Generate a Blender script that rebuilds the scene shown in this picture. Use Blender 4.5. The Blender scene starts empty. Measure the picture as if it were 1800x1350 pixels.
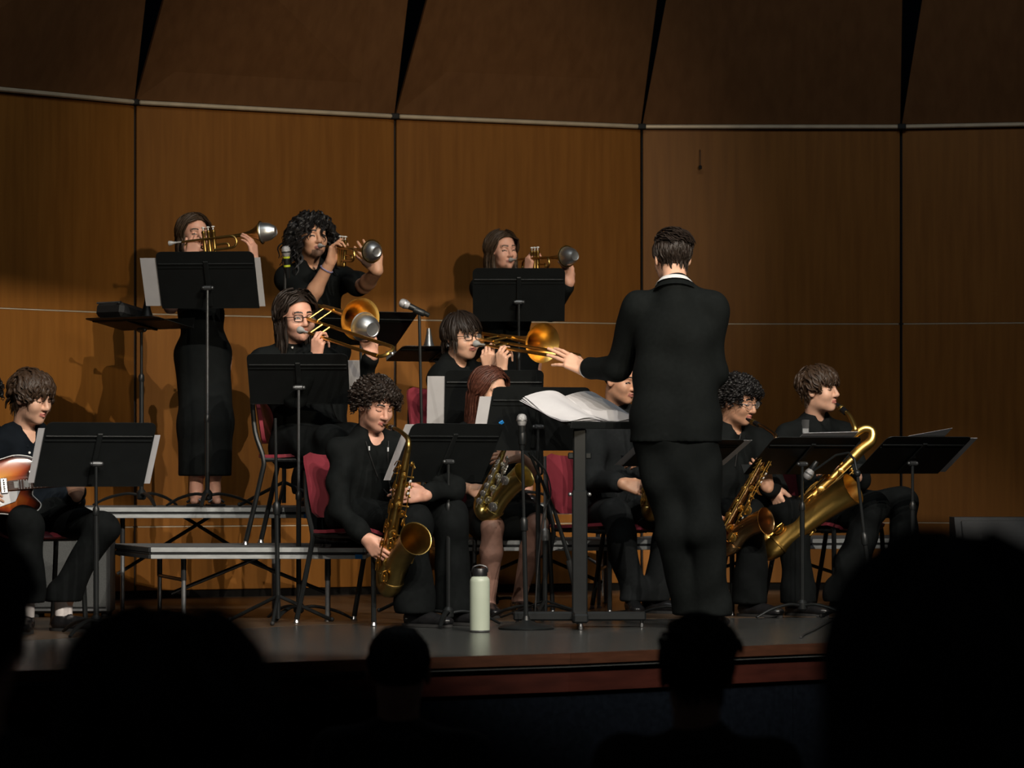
import bpy, math, random
import numpy as np
from mathutils import Vector, Matrix

# ------------------------------------------------------------------ camera, world, lights, exposure
scene = bpy.context.scene
COL = scene.collection
FPX = 5700.0                      # focal length in pixels of the 1800x1350 frame
CAM_Z = 0.75                      # metres above the stage floor (stage floor is z = 0)
cam_data = bpy.data.cameras.new('camera')
cam_data.sensor_width = 36.0
cam_data.lens = FPX / 1800.0 * 36.0
cam_data.shift_y = (820.0 - 675.0) / 1800.0
cam_data.clip_end = 200
cam_data.dof.use_dof = True
cam_data.dof.focus_distance = 15.7
cam_data.dof.aperture_fstop = 4.2
cam = bpy.data.objects.new('camera', cam_data)
cam.location = (0, 0, CAM_Z)
cam.rotation_euler = (math.radians(90), 0, 0)
COL.objects.link(cam)
scene.camera = cam

world = bpy.data.worlds.new('hall_darkness')
world.use_nodes = True
world.node_tree.nodes['Background'].inputs[0].default_value = (0.86, 0.95, 1.12, 1)
world.node_tree.nodes['Background'].inputs[1].default_value = 0.006
scene.world = world

def spot(name, loc, target, power, angle, blend, radius, color):
    d = bpy.data.lights.new(name, 'SPOT')
    d.energy = power; d.spot_size = math.radians(angle); d.spot_blend = blend
    d.shadow_soft_size = radius; d.color = color
    o = bpy.data.objects.new(name, d)
    o.location = loc
    v = Vector(target) - Vector(loc)
    o.rotation_euler = v.to_track_quat('-Z', 'Y').to_euler()
    COL.objects.link(o)
    return o

# front-of-house profile spots in lanterns over the audience: the first two are shuttered at head height on the wall,
# the other three are added fill, shuttered lower to brighten the players and the foot of the wall: (position, target, power, angle, cut)
LANTERNS = [((6.4, 3.0, 8.9), (-0.9, 17.0, 0.0), 3500, 20.6, 'high'), ((4.3, 3.0, 8.9), (-1.0, 17.0, 0.0), 3300, 20.0, 'high'),
            ((2.6, 3.0, 8.4), (-0.5, 16.8, 0.0), 2300, 20.0, 'low'), ((0.2, 3.0, 8.6), (0.0, 16.8, 0.0), 1900, 20.0, 'low'),
            ((-3.8, 3.2, 8.6), (0.1, 16.6, 0.0), 1500, 20.0, 'low')]
for lp_, lt_, lw_, la_, lc_ in LANTERNS:
    spot('house_spot', lp_, lt_, lw_, la_, 0.30, 0.003, (1.0, 0.91, 0.79))
# low box-boom wash that reaches the upper wall
spot('box_boom_wash', (3.4, 1.5, 3.6), (-0.62, 18.9, 2.0), 2650, 15.5, 0.8, 0.1, (1.0, 0.84, 0.60))

# added area light: dim ambient fill over the front of the stage, facing the shell
fill_data = bpy.data.lights.new('stage_fill_light', 'AREA')
fill_data.shape = 'RECTANGLE'; fill_data.size = 6.0; fill_data.size_y = 0.6; fill_data.energy = 80; fill_data.color = (0.93, 1.0, 1.02)
bl = bpy.data.objects.new('stage_fill_light', fill_data)
bl.location = (0.8, 13.0, 6.6)
bl.rotation_euler = (Vector((0.9, 19.6, 1.2)) - Vector(bl.location)).to_track_quat('-Z', 'Y').to_euler()
COL.objects.link(bl)

vs = scene.view_settings
vs.view_transform = 'Standard'
vs.look = 'None'
vs.exposure = 0.0
vs.gamma = 1.0
vs.use_curve_mapping = False
try:
    scene.cycles.max_bounces = 5
    scene.cycles.sample_clamp_indirect = 4.0
except Exception:
    pass

# ------------------------------------------------------------------ helpers
def W(x, y, Y):
    """point of the place seen at photo pixel (x, y), Y metres in front of the camera"""
    return np.array([(x - 900.0) / FPX * Y, Y, CAM_Z - (y - 820.0) / FPX * Y])

def nrm(v):
    v = np.asarray(v, float)
    return v / (np.linalg.norm(v) + 1e-12)

def V(*a):
    return np.array(a, float)

def tag(o, label=None, cat=None, group=None, kind=None):
    if label: o['label'] = label
    if cat: o['category'] = cat
    if group: o['group'] = group
    if kind: o['kind'] = kind
    return o

def empty(name, loc, rz=0.0, label=None, cat=None, group=None):
    o = bpy.data.objects.new(name, None)
    o.empty_display_size = 0.1
    o.location = [float(c) for c in loc]
    o.rotation_euler = (0, 0, rz)
    COL.objects.link(o)
    return tag(o, label, cat, group)

def link_mesh(name, me, parent=None):
    o = bpy.data.objects.new(name, me)
    COL.objects.link(o)
    if parent is not None:
        o.parent = parent
    return o

class MB:
    """collects shapes that become one mesh"""
    def __init__(self):
        self.v = []; self.f = []; self.m = []; self.mi = 0
    def add(self, verts, faces):
        b = len(self.v)
        self.v.extend([tuple(map(float, p)) for p in verts])
        self.f.extend([tuple(i + b for i in q) for q in faces])
        self.m.extend([self.mi] * len(faces))
    def box(self, c, size, R=None, bevel=0.0):
        sx, sy, sz = [s / 2.0 for s in size]
        if bevel <= 0:
            P = [V(x, y, z) for z in (-sz, sz) for y in (-sy, sy) for x in (-sx, sx)]
            F = [(0, 2, 3, 1), (4, 5, 7, 6), (0, 1, 5, 4), (2, 6, 7, 3), (0, 4, 6, 2), (1, 3, 7, 5)]
        else:
            b = min(bevel, sx * .99, sy * .99, sz * .99)
            ring = [(sx - b, -sy), (sx, -sy + b), (sx, sy - b), (sx - b, sy), (-sx + b, sy), (-sx, sy - b), (-sx, -sy + b), (-sx + b, -sy)]
            inner = [(max(-sx + b, min(sx - b, x)), max(-sy + b, min(sy - b, y))) for x, y in ring]
            P = []
            for pts, z in ((inner, -sz), (ring, -sz + b), (ring, sz - b), (inner, sz)):
                P += [V(x, y, z) for x, y in pts]
            F = []
            for k in range(3):
                for i in range(8):
                    j = (i + 1) % 8
                    F.append((k * 8 + i, k * 8 + j, k * 8 + 8 + j, k * 8 + 8 + i))
            F.append(tuple(range(7, -1, -1))); F.append(tuple(range(24, 32)))
        if R is not None:
            P = [np.asarray(R) @ p for p in P]
        self.add([p + np.asarray(c) for p in P], F)
    def tube(self, pts, r, n=8, cap=True, flat=1.0, flatdir=None):
        pts = [np.asarray(p, float) for p in pts]
        K = len(pts)
        rr = [r] * K if np.isscalar(r) else list(r)
        T = []
        for i in range(K):
            a = pts[max(0, i - 1)]; b = pts[min(K - 1, i + 1)]
            T.append(nrm(b - a))
        u = np.cross(T[0], V(0, 0, 1) if flatdir is None else flatdir)
        if np.linalg.norm(u) < 1e-3: u = np.cross(T[0], V(1, 0, 0))
        u = nrm(u)
        P = []; F = []
        for i in range(K):
            u = nrm(u - T[i] * np.dot(u, T[i]))
            w = np.cross(T[i], u)
            for k in range(n):
                a = 2 * math.pi * k / n
                P.append(pts[i] + u * math.cos(a) * rr[i] + w * math.sin(a) * rr[i] * flat)
        for i in range(K - 1):
            for k in range(n):
                k2 = (k + 1) % n
                F.append((i * n + k, i * n + k2, (i + 1) * n + k2, (i + 1) * n + k))
        if cap:
            F.append(tuple(range(n - 1, -1, -1))); F.append(tuple((K - 1) * n + k for k in range(n)))
        self.add(P, F)
    def lathe(self, prof, origin=(0, 0, 0), axis=(0, 0, 1), n=16, cap=(True, True)):
        """prof: list of (radius, height along axis)"""
        ax = nrm(axis); u = np.cross(ax, V(0, 1, 0))
        if np.linalg.norm(u) < 1e-3: u = np.cross(ax, V(1, 0, 0))
        u = nrm(u); w = np.cross(ax, u); o = np.asarray(origin, float)
        P = []; F = []
        for r, h in prof:
            for k in range(n):
                a = 2 * math.pi * k / n
                P.append(o + ax * h + (u * math.cos(a) + w * math.sin(a)) * max(r, 1e-5))
        for i in range(len(prof) - 1):
            for k in range(n):
                k2 = (k + 1) % n
                F.append((i * n + k, i * n + k2, (i + 1) * n + k2, (i + 1) * n + k))
        if cap[0]: F.append(tuple(range(n - 1, -1, -1)))
        if cap[1]: F.append(tuple((len(prof) - 1) * n + k for k in range(n)))
        self.add(P, F)
    def ball(self, c, r, n=10, m=7, R=None):
        rx, ry, rz = (r, r, r) if np.isscalar(r) else r
        P = []; F = []
        for i in range(m + 1):
            t = math.pi * i / m
            for k in range(n):
                a = 2 * math.pi * k / n
                p = V(rx * math.sin(t) * math.cos(a), ry * math.sin(t) * math.sin(a), -rz * math.cos(t))
                if R is not None: p = np.asarray(R) @ p
                P.append(p + np.asarray(c))
        for i in range(m):
            for k in range(n):
                k2 = (k + 1) % n
                F.append((i * n + k, i * n + k2, (i + 1) * n + k2, (i + 1) * n + k))
        self.add(P, F)
    def prism(self, outline, z0, z1, R=None, c=(0, 0, 0)):
        """outline of (x, y) points, counter-clockwise, thick along local z"""
        n = len(outline)
        P = [V(x, y, z0) for x, y in outline] + [V(x, y, z1) for x, y in outline]
        F = [tuple(range(n - 1, -1, -1)), tuple(range(n, 2 * n))]
        for i in range(n):
            j = (i + 1) % n
            F.append((i, j, n + j, n + i))
        if R is not None: P = [np.asarray(R) @ p for p in P]
        self.add([p + np.asarray(c) for p in P], F)
    def mesh(self, name, mats, smooth=35):
        me = bpy.data.meshes.new(name)
        me.from_pydata(self.v, [], self.f)
        if not isinstance(mats, (list, tuple)): mats = [mats]
        for m in mats: me.materials.append(m)
        if len(mats) > 1: me.polygons.foreach_set('material_index', self.m)
        me.validate()
        if smooth:
            me.polygons.foreach_set('use_smooth', [True] * len(me.polygons))
            me.set_sharp_from_angle(angle=math.radians(smooth))
        me.update()
        return me
    def build(self, name, mats, parent=None, world=False, smooth=35):
        if world and parent is not None:
            ox = oy = oz = 0.0; q = parent
            while q is not None:
                ox += q.location.x; oy += q.location.y; oz += q.location.z; q = q.parent
            self.v = [(x - ox, y - oy, z - oz) for x, y, z in self.v]
        return link_mesh(name, self.mesh(name, mats, smooth), parent)

def spline(pts, n=6):
    """Catmull-Rom through the points"""
    pts = [np.asarray(p, float) for p in pts]
    out = []
    for i in range(len(pts) - 1):
        p0 = pts[max(0, i - 1)]; p1 = pts[i]; p2 = pts[i + 1]; p3 = pts[min(len(pts) - 1, i + 2)]
        for k in range(n):
            t = k / n
            out.append(0.5 * ((2 * p1) + (-p0 + p2) * t + (2 * p0 - 5 * p1 + 4 * p2 - p3) * t * t + (-p0 + 3 * p1 - 3 * p2 + p3) * t ** 3))
    out.append(pts[-1])
    return out

# ------------------------------------------------------------------ materials
MATS = {}
def mat(name, color=(0.5, 0.5, 0.5), rough=0.5, metal=0.0, noise=0.0, nscale=40.0, stretch=(1, 1, 1), bump=0.0, bscale=200.0,
        color2=None, spec=0.5, coat=0.0, sheen=0.0, sss=0.0, alpha=1.0, trans=0.0):
    if name in MATS: return MATS[name]
    m = bpy.data.materials.new(name); m.use_nodes = True
    nt = m.node_tree; b = nt.nodes['Principled BSDF']
    b.inputs['Base Color'].default_value = (*color, 1)
    b.inputs['Roughness'].default_value = rough
    b.inputs['Metallic'].default_value = metal
    b.inputs['Specular IOR Level'].default_value = spec
    b.inputs['Coat Weight'].default_value = coat
    b.inputs['Sheen Weight'].default_value = sheen
    if sss:
        b.inputs['Subsurface Weight'].default_value = sss
        b.inputs['Subsurface Radius'].default_value = (0.012, 0.005, 0.003)
        b.inputs['Subsurface Scale'].default_value = 0.6
    if trans: b.inputs['Transmission Weight'].default_value = trans
    if alpha < 1: b.inputs['Alpha'].default_value = alpha
    tc = nt.nodes.new('ShaderNodeTexCoord'); mp = nt.nodes.new('ShaderNodeMapping')
    mp.inputs['Scale'].default_value = stretch
    nt.links.new(tc.outputs['Object'], mp.inputs['Vector'])
    if noise > 0 or color2 is not None:
        tx = nt.nodes.new('ShaderNodeTexNoise'); tx.inputs['Scale'].default_value = nscale; tx.inputs['Detail'].default_value = 4
        nt.links.new(mp.outputs['Vector'], tx.inputs['Vector'])
        rp = nt.nodes.new('ShaderNodeValToRGB')
        c2 = color2 if color2 is not None else tuple(c * (1 - noise) for c in color)
        c1 = color if color2 is not None else tuple(min(1, c * (1 + noise)) for c in color)
        rp.color_ramp.elements[0].position = 0.32; rp.color_ramp.elements[1].position = 0.68
        rp.color_ramp.elements[0].color = (*c2, 1); rp.color_ramp.elements[1].color = (*c1, 1)
        nt.links.new(tx.outputs['Fac'], rp.inputs['Fac'])
        nt.links.new(rp.outputs['Color'], b.inputs['Base Color'])
    if bump > 0:
        t2 = nt.nodes.new('ShaderNodeTexNoise'); t2.inputs['Scale'].default_value = bscale; t2.inputs['Detail'].default_value = 3
        nt.links.new(mp.outputs['Vector'], t2.inputs['Vector'])
        bp = nt.nodes.new('ShaderNodeBump'); bp.inputs['Strength'].default_value = bump; bp.inputs['Distance'].default_value = 0.003
        nt.links.new(t2.outputs['Fac'], bp.inputs['Height'])
        nt.links.new(bp.outputs['Normal'], b.inputs['Normal'])
    MATS[name] = m
    return m

M_WOOD = mat('veneer_wood', (0.275, 0.107, 0.0190), 0.45, color2=(0.222, 0.083, 0.0140), nscale=9, stretch=(3.2, 3.2, 0.22), bump=0.05, bscale=30, spec=0.18)
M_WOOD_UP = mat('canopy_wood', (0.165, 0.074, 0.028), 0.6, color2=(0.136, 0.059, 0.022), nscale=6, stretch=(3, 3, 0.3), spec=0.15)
M_TRIM = mat('rail_aluminium', (0.58, 0.47, 0.33), 0.45, metal=0.2, noise=0.1, nscale=12)
M_SEAM = mat('seam_black', (0.006, 0.006, 0.006), 0.7, noise=0.2)
M_VOID = mat('backstage_black', (0.003, 0.004, 0.006), 0.9, noise=0.2, spec=0.0)
M_BASE = mat('base_black', (0.008, 0.007, 0.006), 0.6, noise=0.2, spec=0.05)
M_FLOOR = mat('stage_floor_wood', (0.085, 0.055, 0.034), 0.34, color2=(0.060, 0.039, 0.025), nscale=7, stretch=(0.5, 5, 1), bump=0.04, bscale=60)
M_APRON = mat('apron_black_paint', (0.048, 0.050, 0.049), 0.25, color2=(0.038, 0.040, 0.039), nscale=5, stretch=(1, 2.5, 1), bump=0.06, bscale=90)
M_NOSE = mat('nosing_wood', (0.044, 0.017, 0.009), 0.5, color2=(0.028, 0.011, 0.006), nscale=8, stretch=(1, 1, 8), spec=0.12)
M_FASCIA = mat('fascia_red_wood', (0.030, 0.0075, 0.005), 0.55, color2=(0.019, 0.005, 0.0035), nscale=6, stretch=(1, 1, 5), spec=0.08)
M_HALL = mat('hall_carpet', (0.006, 0.004, 0.005), 0.95, noise=0.3, nscale=60, spec=0.0)
M_BLACKMET = mat('black_powder_coat', (0.0085, 0.0098, 0.0102), 0.40, spec=0.35, noise=0.12, nscale=25, bump=0.05, bscale=500)
M_DESK = mat('desk_black', (0.0085, 0.0100, 0.0104), 0.48, spec=0.3, noise=0.10, nscale=14, bump=0.04, bscale=700)
M_CHROME = mat('chrome', (0.62, 0.62, 0.63), 0.3, metal=1.0, noise=0.04)
M_DKSTEEL = mat('dark_steel', (0.10, 0.105, 0.11), 0.4, metal=0.8, noise=0.1)
M_STEEL = mat('worn_steel', (0.30, 0.31, 0.32), 0.38, metal=0.85, noise=0.15, nscale=30)
M_ALU = mat('riser_aluminium', (0.44, 0.46, 0.46), 0.42, metal=0.45, noise=0.14, nscale=14, stretch=(1, 1, 4))
M_DECK = mat('riser_carpet', (0.085, 0.085, 0.085), 0.9, noise=0.3, nscale=120, bump=0.2, bscale=400)
M_DARKLEG = mat('riser_leg_dark', (0.020, 0.021, 0.022), 0.4, metal=0.3, noise=0.15)
M_PLASTIC = mat('chair_burgundy', (0.245, 0.036, 0.052), 0.36, noise=0.08, nscale=20, bump=0.05, bscale=500)
M_PAPER = mat('sheet_paper', (0.58, 0.576, 0.60), 0.85, noise=0.03, nscale=18)
M_SILVER = mat('silver_plate', (0.75, 0.76, 0.76), 0.38, metal=1.0, noise=0.03)
M_BRASS = mat('gold_lacquer', (0.70, 0.44, 0.12), 0.32, metal=1.0, noise=0.08, nscale=12)
M_BRASS_OLD = mat('aged_brass', (0.50, 0.345, 0.115), 0.34, metal=1.0, color2=(0.36, 0.235, 0.07), nscale=16)
M_BRASS_GREEN = mat('pale_brass', (0.66, 0.54, 0.20), 0.30, metal=1.0, noise=0.1, nscale=14)
M_BRASS_COP = mat('copper_brass', (0.46, 0.27, 0.12), 0.26, metal=1.0, noise=0.1, nscale=14)
M_EBON = mat('ebonite', (0.008, 0.008, 0.009), 0.2, noise=0.1)
M_MOUTH = mat('mouthpiece_silver', (0.62, 0.62, 0.61), 0.32, metal=0.45, noise=0.04)
M_PEARL = mat('pearl', (0.7, 0.7, 0.68), 0.25, noise=0.05)
M_BOTTLE = mat('bottle_mint', (0.40, 0.45, 0.365), 0.42, noise=0.04, nscale=10, bump=0.03, bscale=600)
M_LID = mat('lid_black', (0.010, 0.010, 0.011), 0.35, noise=0.1)
M_GRILLE = mat('mic_grille', (0.42, 0.42, 0.43), 0.45, metal=0.6, noise=0.3, nscale=500, bump=0.6, bscale=900)
M_RUBBER = mat('rubber_black', (0.010, 0.010, 0.010), 0.7, noise=0.15)
M_YELLOW = mat('tape_yellow', (0.42, 0.48, 0.02), 0.5, noise=0.1)
M_BLUE = mat('tape_blue', (0.01, 0.20, 0.55), 0.6, noise=0.1)
M_WHITE = mat('white_plastic', (0.70, 0.71, 0.73), 0.35, noise=0.03)
M_AMP = mat('amp_grille_cloth', (0.060, 0.063, 0.062), 0.85, noise=0.2, nscale=200, bump=0.2, bscale=600)
M_AMPBOX = mat('amp_vinyl', (0.014, 0.014, 0.014), 0.6, noise=0.2, nscale=90)
M_CLOTH = mat('black_cotton', (0.0064, 0.0076, 0.0077), 0.82, noise=0.15, nscale=30, bump=0.25, bscale=26, spec=0.08)
M_CLOTH2 = mat('black_twill', (0.0055, 0.0066, 0.0069), 0.85, noise=0.15, nscale=30, bump=0.25, bscale=22, spec=0.08)
M_NAVY = mat('navy_cotton', (0.0050, 0.0074, 0.0108), 0.8, noise=0.15, nscale=30, bump=0.25, bscale=26, spec=0.08)
M_SUIT = mat('suit_wool', (0.0055, 0.0068, 0.0068), 0.85, noise=0.12, nscale=60, bump=0.2, bscale=18, spec=0.08)
M_GREYSUIT = mat('charcoal_wool', (0.0139, 0.0158, 0.0168), 0.85, noise=0.12, nscale=60, bump=0.2, bscale=18, spec=0.08)
M_SHIRTW = mat('white_cotton', (0.72, 0.72, 0.72), 0.8, noise=0.04)
M_SHOE = mat('black_leather', (0.010, 0.010, 0.011), 0.25, noise=0.15, nscale=30)
M_SOLE = mat('shoe_sole', (0.02, 0.02, 0.02), 0.6, noise=0.1)
M_SOCK = mat('white_sock', (0.60, 0.56, 0.55), 0.9, noise=0.06, nscale=80)
M_EYE = mat('eye_white', (0.45, 0.42, 0.40), 0.25, noise=0.05)
M_IRIS = mat('eye_iris', (0.02, 0.012, 0.008), 0.15, noise=0.2)
M_LENS = mat('spectacle_glass', (0.9, 0.9, 0.9), 0.03, alpha=0.05, noise=0.02)
M_AUD = mat('audience_dark_cloth', (0.006, 0.007, 0.009), 0.9, noise=0.2, nscale=30)
M_AUDG = mat('audience_grey_cloth', (0.030, 0.031, 0.025), 0.9, noise=0.2, nscale=30)
M_AUDH = mat('audience_hair', (0.004, 0.0035, 0.003), 0.6, noise=0.2, nscale=60)
def skin(name, c):
    return mat('skin_' + name, c, 0.48, noise=0.10, nscale=22, sss=0.12, bump=0.05, bscale=400, spec=0.4)
def lipm(name, c):
    return mat('lips_' + name, c, 0.42, noise=0.08, nscale=40)
def hairm(name, c):
    return mat('hair_' + name, c, 0.5, noise=0.4, nscale=70, bump=0.15, bscale=300, spec=0.28)
# ------------------------------------------------------------------ the setting
def structure(o):
    o['kind'] = 'structure'; return o

CORN = [V(-5.45, 14.85), V(-4.55, 16.15), V(-3.29, 17.27), V(-2.135, 18.38), V(-0.688, 19.12), V(0.788, 19.70), V(2.364, 19.70), V(3.92, 19.40), V(5.40, 18.80)]
ROWS = [(0.045, 0.403), (0.411, 1.612), (1.620, 2.795)]
wall = structure(empty('wall_back', (0, 19.4, 0)))
wall_void = MB(); wall_void.box((0, 21.6, 3.0), (14, 0.1, 7.5)); structure(wall_void.build('wall_backstage', M_VOID))
def seg_frame(i):
    a, b = CORN[i], CORN[i + 1]
    d = nrm(b - a); L = np.linalg.norm(b - a)
    n = V(d[1], -d[0])                       # towards the audience
    R = np.array([[d[0], -n[0], 0], [d[1], -n[1], 0], [0, 0, 1]])
    return a, b, d, n, L, R
for i in range(len(CORN) - 1):
    a, b, d, n, L, R = seg_frame(i)
    mid = (a + b) / 2
    g = MB(); c = mid - n * 0.035
    g.box((c[0], c[1], 1.41), (L, 0.02, 2.82), R); g.build('panel_backing', M_SEAM, wall, world=True)
    for z0, z1 in ROWS:
        g = MB(); c = mid - n * 0.012
        g.box((c[0], c[1], (z0 + z1) / 2), (L - 0.016, 0.024, z1 - z0), R, bevel=0.002)
        g.build('wood_panel', M_WOOD, wall, world=True)
    for z in (0.407, 1.616):
        g = MB(); c = mid - n * 0.010
        g.box((c[0], c[1], z), (L - 0.03, 0.022, 0.0055), R); g.build('reveal_strip', M_TRIM, wall, world=True)
    g = MB(); c = mid + n * 0.012
    g.box((c[0], c[1], 2.812), (L - 0.03, 0.04, 0.024), R, bevel=0.006); g.build('top_rail', M_TRIM, wall, world=True)
    g = MB(); c = mid - n * 0.02
    g.box((c[0], c[1], 0.022), (L, 0.02, 0.044), R); g.build('base_strip', M_BASE, wall, world=True)
for i in range(1, len(CORN) - 1):
    c = CORN[i] + V(0, -0.02)
    g = MB(); g.box((c[0], c[1], 2.812), (0.05, 0.05, 0.034), bevel=0.005); g.build('rail_joint', M_SEAM, wall, world=True)
# leaning upper panels with wedge gaps between them
GAP = [None, None, None, (238, 256, 288), (695, 717, 751), (1129, 1155, 1171), (1584.5, 1586, 1621), None, None]
def top_pt(x, Y, k): return W(x, 0, Y)
for i in range(len(CORN) - 1):
    a, b, d, n, L, R = seg_frame(i)
    def up(j, side):
        c = CORN[j]
        base = V(c[0], c[1], 2.83) + V(*(d * (0.006 if side > 0 else -0.006)), 0)
        if GAP[j] is None:
            p = V(c[0] + (0.1 if j > 4 else 0.06), c[1] - 0.28, 3.5)
        else:
            x = GAP[j][2] if side > 0 else GAP[j][1]
            p = W(x, 0, c[1] - 0.28)
        return base, base + (p - base) * 1.9
    a0, a1 = up(i, 1); b0, b1 = up(i + 1, -1)
    th = V(n[0], n[1], 0) * -0.03
    g = MB()
    g.add([a0, b0, b1, a1, a0 + th, b0 + th, b1 + th, a1 + th],
          [(0, 1, 2, 3), (7, 6, 5, 4), (0, 4, 5, 1), (1, 5, 6, 2), (2, 6, 7, 3), (3, 7, 4, 0)])
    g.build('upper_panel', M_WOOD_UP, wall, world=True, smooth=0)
# little hook hanging on the wall
hk = MB(); p = W(1231, 294, 19.66)
hk.tube([p + V(0, 0.03, 0.11), p + V(0, 0.012, 0.1), p], 0.0022, 6); hk.lathe([(0.004, -.012), (0.010, -.010), (0.010, 0.008), (0.004, 0.012)], p, n=8)
hk.build('wall_hook', M_SEAM, wall, world=True)

EDGE = [V(-5.8, 9.9), V(-3.6, 10.95), V(-1.88, 11.9), V(-0.66, 12.6), V(0.23, 13.07), V(1.21, 13.75), V(2.6, 14.6), V(5.6, 15.8)]
SEAM = [V(-5.8, 10.7), V(-3.2, 12.75), V(-2.07, 14.06), V(-0.94, 15.38), V(0.5, 15.95), V(3.0, 16.5), V(5.6, 16.9)]
BACK = [V(5.6, 21.0), V(-5.8, 21.0)]
g = MB(); g.prism([tuple(p) for p in SEAM] + [tuple(p) for p in BACK], -0.06, 0.0); structure(g.build('floor', M_FLOOR, smooth=0))
g = MB(); g.prism([tuple(p) for p in EDGE] + [tuple(p) for p in SEAM[::-1]], -0.06, -0.0015); structure(g.build('floor_apron', M_APRON, smooth=0))
def along_edge(name, m, z0, z1, out, inn):
    g = MB()
    for i in range(len(EDGE) - 1):
        a, b = EDGE[i], EDGE[i + 1]
        d = nrm(b - a); n = V(d[1], -d[0])
        q = [a + n * out, b + n * out, b - n * inn, a - n * inn]
        g.prism([tuple(p) for p in q], z0, z1)
    return structure(g.build(name, m, smooth=0))
along_edge('trim_1', M_NOSE, -0.046, -0.002, 0.012, 0.05)
along_edge('trim_2', M_BASE, -0.082, -0.0465, -0.03, 0.08)
along_edge('trim_3', M_FASCIA, -0.158, -0.0825, -0.005, 0.06)
along_edge('wall_stage_front', M_VOID, -1.05, -0.1585, -0.03, 0.1)
g = MB()
g.add([V(-9, -4, -0.40), V(9, -4, -0.40), V(9, 14, -1.02), V(-9, 14, -1.02), V(-9, -4, -0.5), V(9, -4, -0.5), V(9, 14, -1.12), V(-9, 14, -1.12)],
      [(0, 1, 2, 3), (7, 6, 5, 4), (0, 4, 5, 1), (1, 5, 6, 2), (2, 6, 7, 3), (3, 7, 4, 0)])
structure(g.build('floor_hall', M_HALL, smooth=0))
def hall_z(y): return -0.40 - 0.62 * (y + 4) / 18.0

# the front-of-house spots sit in unseen lanterns, each with a top shutter that trims its beam along the wall
def lantern(pos, target, pa, pb, label):
    lan = empty('stage_lantern', pos, 0, label, 'spotlight', 'stage lanterns')
    kd = nrm(target - pos)
    g = MB(); g.lathe([(0.06, -0.55), (0.11, -0.5), (0.11, -0.12), (0.085, -0.03)], pos, kd, 16, cap=(True, False)); g.build('housing', M_BLACKMET, lan, world=True)
    A = pos + (pa - pos) * 0.03; B = pos + (pb - pos) * 0.03
    e = nrm(B - A); upn = nrm(np.cross(e, kd)); upn = upn if upn[2] > 0 else -upn
    A = A - e * 0.15; B = B + e * 0.15
    g = MB(); g.add([A, B, B + upn * 0.3, A + upn * 0.3, A + kd * .004, B + kd * .004, B + upn * 0.3 + kd * .004, A + upn * 0.3 + kd * .004],
          [(0, 1, 2, 3), (7, 6, 5, 4), (0, 4, 5, 1), (1, 5, 6, 2), (2, 6, 7, 3), (3, 7, 4, 0)])
    g.build('shutter_blade', M_BLACKMET, lan, world=True, smooth=0)
WHERE = ['farthest right', 'second from the right', 'added fill in the middle', 'added fill second from the left', 'added fill farthest left']
for (lp_, lt_, lw_, la_, lc_), wh in zip(LANTERNS, WHERE):
    ca, cb = (W(-150, 515, 17.6), W(1250, 487, 19.7)) if lc_ == 'high' else (W(-150, 850, 17.6), W(1250, 868, 19.7))
    lantern(V(*lp_), V(*lt_), ca, cb, 'black stage lantern with a shutter blade over the audience, ' + wh)
# ------------------------------------------------------------------ furniture and stands
def facing_rz(f):
    """rotation about z that turns local -Y to the horizontal direction f"""
    return math.atan2(f[0], -f[1])

def copy_tree(o, parent=None):
    c = o.copy(); COL.objects.link(c); c.parent = parent
    for ch in list(o.children): copy_tree(ch, c)
    return c

def rrect(w, h, r, n=4):
    out = []
    for cx, cy, a0 in ((w - r, -h + r, -90), (w - r, h - r, 0), (-w + r, h - r, 90), (-w + r, -h + r, 180)):
        for k in range(n + 1):
            a = math.radians(a0 + 90 * k / n)
            out.append((cx + r * math.cos(a), cy + r * math.sin(a)))
    return out

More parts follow.
